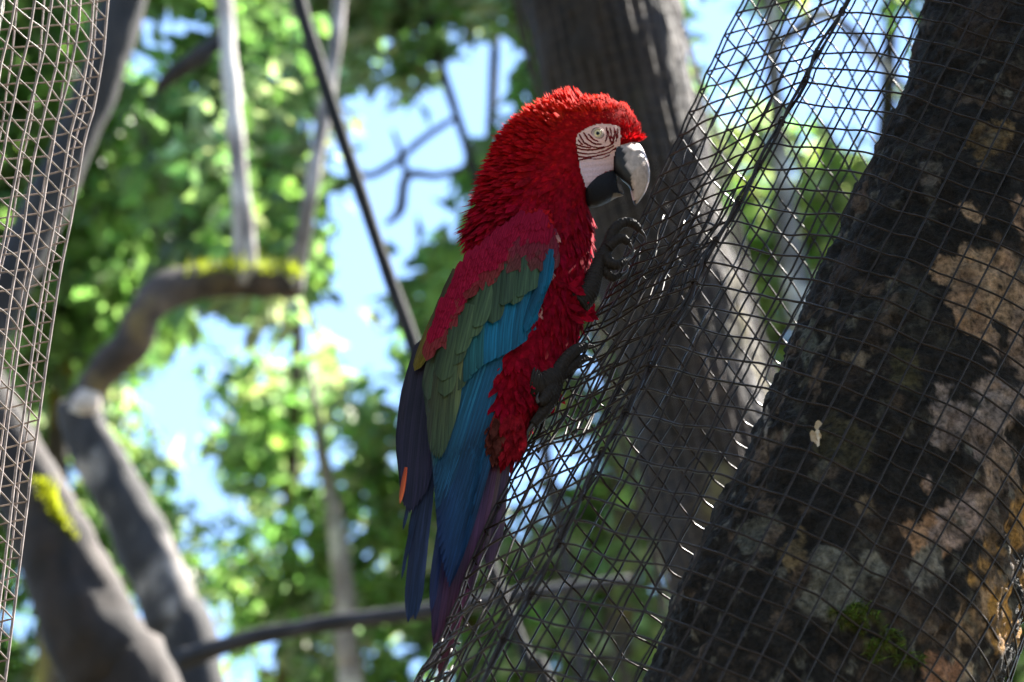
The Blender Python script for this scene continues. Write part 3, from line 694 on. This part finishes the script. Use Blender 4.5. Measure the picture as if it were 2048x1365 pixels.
# bare face patch with rows of tiny dark red feathers
def face():
    st_ = 2.2; us = np.arange(1148, 1248, st_); vv = np.arange(242, 390, st_); U, V = np.meshgrid(us, vv); ok = inside(U, V, FACE)
    near = np.min(np.hypot(U[..., None] - FACE[:, 0], V[..., None] - FACE[:, 1]), -1)
    Wd = surf_w(np.minimum(U, 1236), V) + 3.2 + 1.2 * np.sin(V * .55 + U * .05) * (V > 262) * .5
    idx = -np.ones(U.shape, int); pts = []; cols = []
    for i in range(U.shape[0]):
        for j in range(U.shape[1]):
            if ok[i, j]:
                idx[i, j] = len(pts); pts.append((U[i, j], V[i, j], Wd[i, j]))
                t = np.clip((V[i, j] - 300) / 40, 0, 1)
                cols.append(np.array([.78, .42, .34]) * (1 - t) + np.array([.62, .40, .43]) * t)
    f = []
    for i in range(U.shape[0] - 1):
        for j in range(U.shape[1] - 1):
            q = (idx[i, j], idx[i, j + 1], idx[i + 1, j + 1], idx[i + 1, j])
            if min(q) >= 0: f.append(q)
    pts = np.array(pts); fo = build('face_patch', Bp(pts[:, 0], pts[:, 1], pts[:, 2]), f, M_SKIN, BIRD, cols)
    z = lambda x, y: (1100 + x / 6.204, 220 + y / 6.204)
    lines = [[(345, 482), (450, 497), (560, 492), (640, 477), (740, 440), (800, 395)], [(352, 530), (460, 546), (600, 530), (700, 500), (800, 440)], [(365, 580), (470, 590), (600, 565), (720, 530), (830, 465)], [(360, 625), (460, 607), (560, 607), (660, 592), (750, 555)],
             [(375, 330), (430, 410), (520, 455), (600, 468), (690, 450)], [(430, 300), (480, 370), (560, 420), (650, 430)], [(340, 435), (420, 458), (520, 475)], [(475, 300), (540, 365), (610, 398)], [(345, 370), (390, 420)],
             [(700, 215), (710, 300), (695, 380)], [(745, 220), (758, 300), (750, 370)], [(795, 220), (800, 300), (785, 380)], [(838, 230), (838, 310), (825, 370)], [(722, 250), (735, 340), (770, 410)], [(770, 330), (790, 400)], [(815, 260), (820, 340)]]
    for ln in lines:
        mb = MB(); q = catmull([z(*p) for p in ln], 8); L = np.concatenate([[0], np.cumsum(np.linalg.norm(np.diff(q, axis=0), axis=1))])
        for s in np.arange(0, L[-1], 2.0):
            u = np.interp(s, L, q[:, 0]) + rnd.gauss(0, .4); v = np.interp(s, L, q[:, 1]) + rnd.gauss(0, .4); k = min(len(q) - 2, int(np.searchsorted(L, s)))
            d = q[min(k + 1, len(q) - 1)] - q[max(k - 1, 0)]; d = -d / (np.linalg.norm(d) + 1e-9)
            if len(ln) <= 3 and abs(d[1]) > abs(d[0]): d = d * np.sign(-d[1] + 1e-9) * -1
            w = surf_w(min(u, 1236), v) + 3.9
            V, f2, uv, ss_ = feather_uvw((u, v, w), (u + d[0] * 5.5, v + d[1] * 5.5, w + 1.2), 3.4, (0, 0, 1), 3, 3, .1)
            mb.add(Bp(V[:, 0], V[:, 1], V[:, 2]), f2, np.array([.20, .012, .014]) * rnd.uniform(.6, 1.4))
        mb.build('feather_line', M_PLUME, fo)
face()
def disc_dome(cu, cv, cw, rad, h, colr_fn, n=28, rings=7):
    V = [(cu, cv, cw + h)]; C = [colr_fn(0)]
    for i in range(1, rings + 1):
        r = i / rings
        for j in range(n):
            a = 2 * math.pi * j / n; V.append((cu + rad * r * math.cos(a), cv + rad * r * math.sin(a), cw + h * math.sqrt(max(0, 1 - r * r)))); C.append(colr_fn(r))
    f = [(0, 1 + j, 1 + (j + 1) % n) for j in range(n)]
    for i in range(rings - 1):
        for j in range(n): f.append((1 + i * n + j, 1 + (i + 1) * n + j, 1 + (i + 1) * n + (j + 1) % n, 1 + i * n + (j + 1) % n))
    V = np.array(V, float); return Bp(V[:, 0], V[:, 1], V[:, 2]), f, np.array(C)
def eye():
    cu, cv = 1195.5, 267; cw = surf_w(cu, cv) + 2.5
    v, f, c = disc_dome(cu, cv, cw, 8.2, 5.0, lambda r: (.74, .56, .32) if r < .86 else (.06, .05, .04)); e = build('eye', v, f, M_EYE, BIRD, c)
    v, f, c = disc_dome(cu, cv, cw + 2.3, 4.9, 3.4, lambda r: (.004, .004, .004), 20, 4); build('pupil', v, f, M_EYE, e, c)
    a = np.linspace(0, 2 * math.pi, 36, endpoint=False)
    for r, th, colr in ((9.4, 1.5, (.50, .36, .29)), (12.2, .9, (.20, .11, .09))):
        p = Bp(cu + r * np.cos(a) * 1.04, cv + r * np.sin(a) * .95, cw + 2.4 - (r - 9.4) * .4); v, f = tube(p, th * S, 6, True); build('eyelid', v, f, M_SKIN, e, np.tile(colr, (len(v), 1)))
eye()

# beak
def beak():
    z = lambda x, y: (1100 + x / 6.204, 220 + y / 6.204)
    outer = catmull([z(*p) for p in [(845, 430), (950, 398), (1050, 388), (1115, 430), (1165, 510), (1210, 620), (1236, 730), (1238, 830), (1220, 930), (1180, 1030), (1120, 1120), (1062, 1185)]], 6)
    inner = catmull([z(*p) for p in [(800, 470), (768, 600), (772, 690), (800, 770), (850, 830), (905, 890), (955, 930), (985, 965), (1000, 1010), (1015, 1075), (1030, 1130), (1050, 1180)]], 6)
    m = len(outer); n = 36; ph = np.linspace(0, 2 * math.pi, n, endpoint=False)
    s = np.linspace(0, 1, m); hw = np.interp(s, [0, .15, .4, .7, .9, 1], [46, 47, 40, 26, 13, 3.5])
    V = []; C = []
    dark = np.array([z(*p) for p in [(880, 440), (760, 520), (755, 700), (800, 790), (870, 870), (940, 940), (1000, 1010), (1030, 1000), (1005, 900), (985, 770), (950, 640), (920, 540)]])
    for i in range(m):
        c = (outer[i] + inner[i]) / 2; h = (outer[i] - inner[i]) / 2
        for a in ph:
            k = math.copysign(abs(math.cos(a)) ** .85, math.cos(a)); p = c + h * k; w = hw[i] * math.copysign(abs(math.sin(a)) ** .75, math.sin(a)); V.append((p[0], p[1], w))
            dn = (vnoise(np.array([p[0] / 7, p[1] / 13, 1.]), 2) - .5) * 6
            dk = inside(np.array([p[0] + dn]), np.array([p[1]]), dark)[0] or s[i] > .955 - .05 * (k < 0)
            base = np.array([.56, .43, .39]) * (1 - .25 * vnoise(np.array([p[0] / 5, p[1] / 16, 4.]), 9))
            if .45 < s[i]: base = base * np.array([1, .93, .86])
            C.append((.022, .019, .022) if dk else base)
    V = np.array(V); f = [(i * n + j, i * n + (j + 1) % n, (i + 1) * n + (j + 1) % n, (i + 1) * n + j) for i in range(m - 1) for j in range(n)]
    f.append(tuple(range(n))); f.append(tuple((m - 1) * n + j for j in range(n - 1, -1, -1)))
    up = build('upper_beak', Bp(V[:, 0], V[:, 1], V[:, 2]), f, M_BEAK, BIRD, C)
    # cere at the top of the beak
    p = catmull([z(*q) for q in [(850, 428), (930, 396), (1010, 372), (1060, 372)]], 6); v, ff = tube(Bp(p[:, 0], p[:, 1], 26 * np.linspace(1, .2, len(p))), np.interp(np.linspace(0, 1, len(p)), [0, .5, 1], [2.5, 5, 4]) * S, 8)
    build('cere', v, ff, M_SKIN, up, np.tile((.50, .36, .33), (len(v), 1)))
    # lower mandible: a short deep scoop
    outer = catmull([z(*q) for q in [(440, 985), (436, 1080), (452, 1185), (540, 1212), (640, 1190), (740, 1140), (830, 1090), (910, 1070)]], 5)
    inner = catmull([z(*q) for q in [(470, 950), (560, 830), (680, 745), (785, 742), (825, 820), (835, 900), (850, 985), (905, 1045)]], 5)
    m = len(outer); s = np.linspace(0, 1, m); hw = np.interp(s, [0, .2, .5, .8, 1], [66, 66, 50, 28, 13]); V = []; C = []
    for i in range(m):
        c = (outer[i] + inner[i]) / 2; h = (outer[i] - inner[i]) / 2
        for a in ph:
            p = c + h * math.cos(a); V.append((p[0], p[1], hw[i] * math.copysign(abs(math.sin(a)) ** .8, math.sin(a))))
            worn = s[i] > .72 and math.cos(a) > .2 - (s[i] - .72) * 2
            C.append(np.array([.17, .125, .09]) if worn else np.array([.011, .009, .011]))
    V = np.array(V); f = [(i * n + j, i * n + (j + 1) % n, (i + 1) * n + (j + 1) % n, (i + 1) * n + j) for i in range(m - 1) for j in range(n)]
    f.append(tuple(range(n))); f.append(tuple((m - 1) * n + j for j in range(n - 1, -1, -1)))
    build('lower_beak', Bp(V[:, 0], V[:, 1], V[:, 2]), f, M_FOOT, BIRD, C)
    p = np.array([z(*q) for q in [(790, 900), (840, 960), (870, 1010), (900, 1040)]]); v, ff = tube(Bp(p[:, 0], p[:, 1], 0), np.array([9, 9, 7, 4]) * S, 10)
    build('tongue', v, ff, M_SKIN, BIRD, np.tile((.10, .075, .07), (len(v), 1)))
beak()

# wings
WR = np.array([(418, 1050, 1090), (425, 1036, 1097), (450, 1000, 1109), (480, 965, 1113), (520, 922, 1107), (560, 901, 1099), (600, 883, 1089), (640, 868, 1077), (680, 857, 1065), (720, 850, 1047), (760, 850, 1022), (800, 853, 1002), (850, 857, 984), (900, 860, 968), (950, 862, 957), (1000, 864, 947), (1050, 864, 938), (1100, 864, 928), (1150, 864, 915), (1210, 864, 900)], float)
def wing_w(u, v):
    l = np.interp(v, WR[:, 0], WR[:, 1]); r = np.interp(v, WR[:, 0], WR[:, 2]); c = (l + r) / 2; h = (r - l) / 2
    return np.interp(v, [418, 500, 700, 900, 1200], [84, 88, 80, 58, 44]) + np.interp(v, [418, 500, 700, 1000], [22, 30, 26, 14]) * np.sqrt(np.clip(1 - ((u - c) / h) ** 2, 0, 1)) - 8
def wing_feather(parent, name, b, t, width, lay, cb, ct, rows=14, cols=7, tip=.3, point=1.0, cup=.10, label=None, wfn=wing_w, edge=None, mid=None):
    b = np.array(b, float); t = np.array(t, float)
    V, f, uv, s = feather_uvw((b[0], b[1], 0), (t[0], t[1], 0), width, (0, 0, 1), rows, cols, 0, 0, tip, point, bend=(0, 0, 0) if mid is None else (mid[0], mid[1], 0))
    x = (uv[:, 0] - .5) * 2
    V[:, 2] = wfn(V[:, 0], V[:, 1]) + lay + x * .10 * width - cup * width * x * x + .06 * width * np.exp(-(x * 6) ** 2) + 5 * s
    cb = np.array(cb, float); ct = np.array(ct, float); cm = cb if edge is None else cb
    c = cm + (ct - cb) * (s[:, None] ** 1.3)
    c = c * (.45 + .95 * ((x[:, None] + 1) / 2) ** 1.5)  # bright outer vane, dark inner vane; overlap shade painted in with them
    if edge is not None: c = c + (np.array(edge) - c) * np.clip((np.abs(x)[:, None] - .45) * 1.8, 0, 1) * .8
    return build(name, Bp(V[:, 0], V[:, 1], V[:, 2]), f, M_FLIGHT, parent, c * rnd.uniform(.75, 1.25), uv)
BLUE = (.004, .105, .20); NAVY = (.008, .022, .085); TEAL = (.012, .085, .095); OLIVE = (.048, .066, .024); GREEN = (.035, .068, .036); MAROON = (.17, .018, .038)
def right_wing():
    r = bpy.data.objects.new('wing', None); COL.objects.link(r); r.parent = BIRD; r.location = (0, 0, 0); r.empty_display_size = .05
    r['label'] = 'folded wing, maroon shoulder, green band and deep blue flight feathers'
    n = 22
    for i in range(n):
        q = i / (n - 1)
        b = catmull([(1086, 560), (1040, 600), (985, 630), (930, 655), (885, 680)], 10)[int(q * 40)]
        tipu = np.interp(q, [0, .12, .3, .5, .7, .85, 1], [898, 890, 877, 872, 868, 864, 856]); tipv = np.interp(q, [0, .12, .3, .5, .7, .85, 1], [1175, 1150, 1090, 1010, 940, 880, 800])
        if q < .45: cb, ct = BLUE, NAVY
        elif q < .68: cb, ct = (.006, .085, .14), (.008, .05, .11)
        elif q < .82: cb, ct = TEAL, (.012, .065, .095)
        else: cb, ct = OLIVE, (.045, .07, .035)
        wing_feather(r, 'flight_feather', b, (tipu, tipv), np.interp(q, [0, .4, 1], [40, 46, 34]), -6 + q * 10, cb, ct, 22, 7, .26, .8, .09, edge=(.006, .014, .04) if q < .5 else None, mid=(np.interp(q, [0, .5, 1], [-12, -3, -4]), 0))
    # olive scapulars and tertials along the back
    for i in range(9):
        q = i / 8
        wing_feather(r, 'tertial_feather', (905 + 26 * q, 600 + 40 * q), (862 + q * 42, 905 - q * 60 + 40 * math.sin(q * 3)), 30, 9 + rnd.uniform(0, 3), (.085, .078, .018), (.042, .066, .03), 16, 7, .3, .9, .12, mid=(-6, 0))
    # blue greater coverts
    tips = catmull([(1074, 655), (1040, 690), (1000, 715), (960, 735), (925, 770), (895, 815)], 8); bs = catmull([(1092, 520), (1060, 560), (1015, 580), (970, 605), (935, 640), (905, 690)], 8)
    for i in range(15):
        k = int(i / 14 * (len(tips) - 1)); q = i / 14
        colr = BLUE if q < .6 else TEAL if q < .8 else OLIVE
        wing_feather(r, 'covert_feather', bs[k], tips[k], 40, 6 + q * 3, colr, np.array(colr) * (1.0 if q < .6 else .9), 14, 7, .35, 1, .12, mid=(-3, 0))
    # leading-edge blue coverts
    for i in range(7):
        q = i / 6
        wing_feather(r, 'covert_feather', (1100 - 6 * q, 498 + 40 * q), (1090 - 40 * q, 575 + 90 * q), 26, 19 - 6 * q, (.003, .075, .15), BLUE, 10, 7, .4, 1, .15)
    # green median coverts
    tips = catmull([(1078, 572), (1052, 598), (1024, 608), (978, 632), (936, 680), (905, 735), (884, 790)], 8); bs = catmull([(1085, 495), (1060, 505), (1030, 515), (990, 545), (955, 585), (920, 630), (895, 670)], 8)
    for i in range(2, 13):
        k = int(i / 12 * (len(tips) - 1)); q = i / 12; jt = (rnd.gauss(0, 5), rnd.gauss(0, 7))
        colr = np.array(GREEN) * (1 - q) + np.array(OLIVE) * q
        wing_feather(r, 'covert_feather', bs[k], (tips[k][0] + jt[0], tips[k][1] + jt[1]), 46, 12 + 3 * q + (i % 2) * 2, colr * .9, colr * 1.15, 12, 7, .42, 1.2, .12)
    # rows of red lesser coverts on the shoulder
    mb = MB(); lower = lambda u: np.interp(u, [868, 900, 930, 950, 1000, 1020, 1060, 1112], [690, 660, 610, 572, 535, 512, 508, 512])
    pts = []
    v = 424.
    while v < 680:
        l = np.interp(v, WR[:, 0], WR[:, 1]); rr = np.interp(v, WR[:, 0], WR[:, 2]); u = l + 3 + rnd.uniform(0, 8)
        while u < rr - 1:
            if v < lower(u) - 14: pts.append((u + rnd.gauss(0, 2), v + rnd.gauss(0, 3)))
            u += 10.5
        v += 10
    pts.sort(key=lambda p: -(p[1] - .2 * p[0]))
    for k, (u, v) in enumerate(pts):
        q = np.clip((lower(u) - v) / 90, 0, 1); L = rnd.uniform(32, 46) * (1.25 - .45 * q); dx = -.28 + .1 * rnd.gauss(0, 1)
        if u > 1085: dx = -.1
        t = (u + dx * L, v + L * .95); V, f, uv, s = feather_uvw((u, v, 0), (t[0], t[1], 0), L * .56, (0, 0, 1), 5, 3, 0, 0, .5)
        x = (uv[:, 0] - .5) * 2; V[:, 2] = wing_w(V[:, 0], V[:, 1]) + 15 + 4.5 * s - 1.6 * x * x - 2 * (1 - s)
        c0 = np.array([.26, .008, .03]) if q > .35 else np.array([.20, .022, .03])
        gm = np.clip(1 - q * 3, 0, 1) * .55; ct = c0 * (1 - gm) + np.array([.06, .06, .03]) * gm
        if u > 1030 and v > 455: c0 = c0 * .6 + np.array([.02, .012, .02]); ct = ct * .6 + np.array([.015, .02, .02])
        mb.add(Bp(V[:, 0], V[:, 1], V[:, 2]), f, (c0 + (ct - c0) * s[:, None]) * rnd.uniform(.88, 1.1), uv)
    tag(mb.build('lesser_coverts', M_COVERT, r), kind='stuff')
    # fluffed red feathers over the bend of the wing, the lower ones painted pale as a sunlit rim
    mb = MB()
    for _ in range(150):
        q = rnd.random(); p = catmull([(1050, 432), (1078, 424), (1098, 436), (1110, 465), (1112, 500), (1104, 545), (1094, 590), (1078, 632)], 6)[int(q * 42)]
        u = p[0] + rnd.gauss(-2, 2.5); v = p[1] + rnd.gauss(0, 4); L = rnd.uniform(10, 20) * (1 if q < .5 else .7)
        w = wing_w(min(u, p[0] - 3), v) + rnd.uniform(-10, 14)
        if u < p[0] - 4 and q > .2: continue
        d = np.array([.35 + rnd.gauss(0, .25), rnd.uniform(-.5, .9) if q < .3 else .9, rnd.gauss(0, .3)]); d /= np.linalg.norm(d)
        V, f, uv, s = feather_uvw((u, v, w), np.array([u, v, w]) + d * L, L * .4, (rnd.gauss(0, .4), -.5, 1), 4, 3, .15)
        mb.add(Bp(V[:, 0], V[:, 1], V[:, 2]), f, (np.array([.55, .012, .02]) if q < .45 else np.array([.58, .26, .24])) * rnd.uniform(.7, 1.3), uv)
    tag(mb.build('shoulder_plumes', M_PLUME, r), kind='stuff')
right_wing()
def left_wing():
    r = bpy.data.objects.new('wing', None); COL.objects.link(r); r.parent = BIRD; r.empty_display_size = .05
    r['label'] = 'far wing showing as a dark purple edge with a yellow patch along the back'
    wf = lambda u, v: np.interp(u, [795, 870, 960], [-8, 18, 24]) + 0 * v
    n = 12
    for i in range(n):
        q = i / (n - 1); bu = 838 + 34 * q; bv = 690 - 30 * q
        tu = np.interp(q, [0, .3, .7, 1], [803, 806, 822, 850]); tv = np.interp(q, [0, .3, .7, 1], [955, 1010, 1030, 990])
        wing_feather(r, 'flight_feather', (bu, bv), (tu, tv), 30, q * 6, (.028, .020, .034), (.020, .014, .036), 18, 7, .3, .8, .08, wfn=wf, mid=(-9 * (1 - q), 0))
    for (bu, bv, tu, tv, wd) in [(862, 880, 816, 1245, 26), (868, 900, 830, 1240, 25), (864, 960, 823, 1235, 22), (846, 960, 803, 1160, 7), (850, 970, 812, 1120, 8), (838, 950, 806, 1060, 7), (846, 960, 818, 1075, 9)]:
        wing_feather(r, 'flight_feather', (bu, bv), (tu, tv), wd, 2, (.016, .018, .04), (.008, .016, .045), 18, 7, .2, .9, .1, wfn=wf, mid=(-3, 0))
    for (bu, bv, tu, tv, c) in [(868, 600, 834, 720, (.22, .15, .01)), (862, 620, 828, 735, (.26, .18, .012)), (874, 590, 846, 715, (.18, .13, .015)), (880, 565, 852, 690, (.14, .11, .02)), (888, 545, 866, 660, (.13, .09, .025)), (852, 650, 826, 742, (.20, .14, .01))]:
        wing_feather(r, 'covert_feather', (bu + 24, bv - 6), (tu + 3, tv), 24, 14, c, c, 12, 7, .35, 1, .1, wfn=wf)
    wing_feather(r, 'orange_feather', (812, 935), (800, 1008), 10, 8, (.5, .07, .02), (.62, .13, .04), 10, 5, .4, .9, .1, wfn=wf)
left_wing()

# tail
def tail():
    tf = lambda u, v: np.interp(v, [850, 1000, 1350], [30, 24, 8]) + 0 * u
    r = bpy.data.objects.new('tail', None); COL.objects.link(r); r.parent = BIRD; r.empty_display_size = .05
    specs = [(1016, 868, 992, 1100, 30, -9, (.07, .04, .045), (.05, .03, .045)), (1010, 870, 978, 1140, 32, -7, (.05, .025, .05), (.05, .024, .045)), (1004, 885, 962, 1120, 26, -4, (.09, .045, .04), (.045, .03, .04)), (1012, 890, 972, 1060, 22, -6, (.06, .035, .05), (.04, .03, .045)), (996, 880, 940, 1180, 30, -2, (.065, .022, .045), (.05, .022, .05)), (985, 875, 922, 1235, 32, 0, (.045, .018, .05), (.06, .018, .04)),
             (975, 870, 905, 1285, 34, 2, (.03, .018, .055), (.09, .016, .035)), (965, 865, 890, 1330, 34, 4, (.025, .02, .065), (.11, .016, .03)), (952, 870, 878, 1352, 34, 6, (.02, .024, .075), (.12, .02, .03)), (940, 880, 870, 1330, 30, 5, (.012, .03, .09), (.10, .016, .035)), (928, 890, 866, 1280, 26, 3, (.01, .035, .10), (.06, .016, .05)), (915, 900, 862, 1225, 22, 1, (.01, .035, .10), (.02, .02, .07))]
    for bu, bv, tu, tv, wd, ly, cb, ct in specs:
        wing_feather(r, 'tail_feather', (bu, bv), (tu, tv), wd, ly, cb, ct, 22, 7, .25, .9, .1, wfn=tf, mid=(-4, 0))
    # soft under-tail coverts
    mb = MB()
    for _ in range(170):
        u = rnd.uniform(965, 1045); v = rnd.uniform(830, 900) - (u - 1000) * .25; L = rnd.uniform(28, 46)
        w = surf_w(u, min(v, 900)) * .9 + rnd.uniform(4, 14); d = np.array([-.12 + rnd.gauss(0, .14), 1, rnd.gauss(0, .12)]); d /= np.linalg.norm(d)
        V, f, uv, s = feather_uvw((u, v, w), np.array([u, v, w]) + d * L, L * .34, (0, 0, 1), 4, 3, .12)
        c0 = np.array([.34, .01, .02]) if u > 1005 else np.array([.13, .03, .022]); mb.add(Bp(V[:, 0], V[:, 1], V[:, 2]), f, c0 * rnd.uniform(.6, 1.3), uv)
    tag(mb.build('under_tail_coverts', M_PLUME, r), kind='stuff')
tail()

# legs and feet
def toe(parent, pts, rad, name='toe'):
    p = catmull(pts, 8); r = catmull(np.array(rad, float)[:, None], 8)[:, 0]; L = np.concatenate([[0], np.cumsum(np.linalg.norm(np.diff(p, axis=0), axis=1))])
    ss = np.arange(0, L[-1], 1.5); q = np.stack([np.interp(ss, L, p[:, i]) for i in range(3)], 1); rr = np.interp(ss, L, r) * (1 + .13 * np.abs(np.sin(ss * .5)))
    w = Bp(q[:, 0], q[:, 1], q[:, 2]); v, f = tube(w, rr * S, 12)
    c = np.array([.034, .025, .022]) * (.5 + .6 * vnoise(v * 900, 3)[:, None]); return build(name, v, f, M_FOOT, parent, c)
def claw(parent, pts, rad):
    p = catmull(pts, 8); r = np.linspace(rad, .6, len(p)); v, f = tube(Bp(p[:, 0], p[:, 1], p[:, 2]), r * S, 10); build('claw', v, f, M_BEAK, parent, np.tile((.05, .042, .04), (len(v), 1)))
def feet():
    # raised foot gripping the netting in front of the breast
    lg = toe(BIRD, [(1150, 610, 40), (1176, 585, 46), (1190, 548, 50), (1204, 515, 54), (1222, 482, 58)], [26, 20, 15, 13, 12], 'leg')
    for pts, rad, cl in [([(1218, 490, 58), (1226, 464, 66), (1244, 447, 70), (1264, 447, 66), (1280, 462, 58)], [12, 11, 10, 9, 7], [(1280, 462, 58), (1290, 474, 50), (1291, 492, 44)]),
                         ([(1216, 496, 66), (1232, 482, 76), (1246, 478, 78), (1258, 488, 74)], [11, 10, 9, 7], [(1258, 488, 74), (1264, 498, 66), (1262, 512, 58)]),
                         ([(1208, 512, 64), (1222, 528, 70), (1236, 530, 70), (1250, 522, 66)], [11, 10, 9, 7], [(1250, 522, 66), (1262, 514, 60), (1270, 500, 52)]),
                         ([(1204, 520, 50), (1212, 545, 50), (1226, 556, 46), (1240, 550, 40)], [11, 10, 8, 6], [(1240, 550, 40), (1252, 544, 36), (1258, 532, 30)])]:
        t = toe(lg, pts, rad); claw(lg, cl, 5)
    # lower foot holding on beside the belly
    lg = toe(BIRD, [(1062, 770, 55), (1084, 772, 62), (1100, 762, 66), (1114, 752, 66)], [34, 27, 22, 19], 'leg')
    for pts, rad, cl in [([(1112, 750, 68), (1130, 722, 74), (1150, 702, 74), (1172, 692, 66)], [14, 12, 11, 8], [(1172, 692, 66), (1186, 692, 58), (1196, 702, 48)]),
                         ([(1116, 756, 60), (1140, 736, 62), (1158, 722, 58), (1172, 716, 52)], [13, 11, 10, 7], [(1172, 716, 52), (1184, 718, 46), (1190, 728, 38)]),
                         ([(1106, 764, 70), (1098, 784, 78), (1088, 800, 80), (1078, 808, 80)], [13, 12, 10, 7], [(1077, 806, 82), (1074, 796, 86), (1078, 785, 86)]),
                         ([(1112, 766, 58), (1104, 796, 62), (1086, 826, 60), (1066, 850, 54)], [14, 13, 11, 8], [(1066, 850, 54), (1056, 864, 48), (1056, 880, 42)])]:
        toe(lg, pts, rad); claw(lg, cl, 5)
    # red thigh plumes
    mb = MB()
    for _ in range(260):
        k = rnd.random()
        if k < .6: u, v, w = rnd.uniform(1030, 1112), rnd.uniform(715, 800), 0; w = surf_w(u, v) + rnd.uniform(0, 10)
        else: u, v = rnd.uniform(1135, 1172), rnd.uniform(560, 630); w = surf_w(u, v) + rnd.uniform(0, 12)
        L = rnd.uniform(22, 38); d = np.array([.25 + rnd.gauss(0, .25), .9 if k < .6 else rnd.uniform(-.6, .4), rnd.gauss(0, .2)]); d /= np.linalg.norm(d)
        V, f, uv, s = feather_uvw((u, v, w), np.array([u, v, w]) + d * L, L * .38, (.2, 0, 1), 4, 3, .12); mb.add(Bp(V[:, 0], V[:, 1], V[:, 2]), f, SHADED_RED * rnd.uniform(.6, 1.25), uv)
    tag(mb.build('thigh_plumes', M_PLUME, BIRD), kind='stuff')
feet()

# a pale shrivelled leaf scrap caught in the netting on the trunk
def scrap():
    o = sect(1847, -337, 486); mb = MB(); r3 = random.Random(3)
    for k in range(9):
        p = o + RGT * r3.uniform(-.006, .006) + UPV * r3.uniform(-.016, .014) - FWD * r3.uniform(0, .006); q = 7
        a0 = np.linspace(0, 2 * math.pi, q, endpoint=False); R_ = r3.uniform(.005, .010)
        u_ = RGT * r3.uniform(.6, 1) + FWD * r3.uniform(-.5, .5); w_ = UPV + FWD * r3.uniform(-.5, .5)
        v = [p] + [p + (math.cos(t) * u_ * .7 + math.sin(t) * w_) * R_ * r3.uniform(.5, 1.1) - FWD * r3.uniform(-.002, .003) for t in a0]
        mb.add(v, [(0, 1 + j, 1 + (j + 1) % q) for j in range(q)], np.array([.62, .50, .40]) * r3.uniform(.7, 1.1))
    tag(mb.build('dry_leaf', M_SKIN, None), 'tiny pale shrivelled leaf scrap caught in the netting on the thick leaning trunk', 'leaf')
scrap()
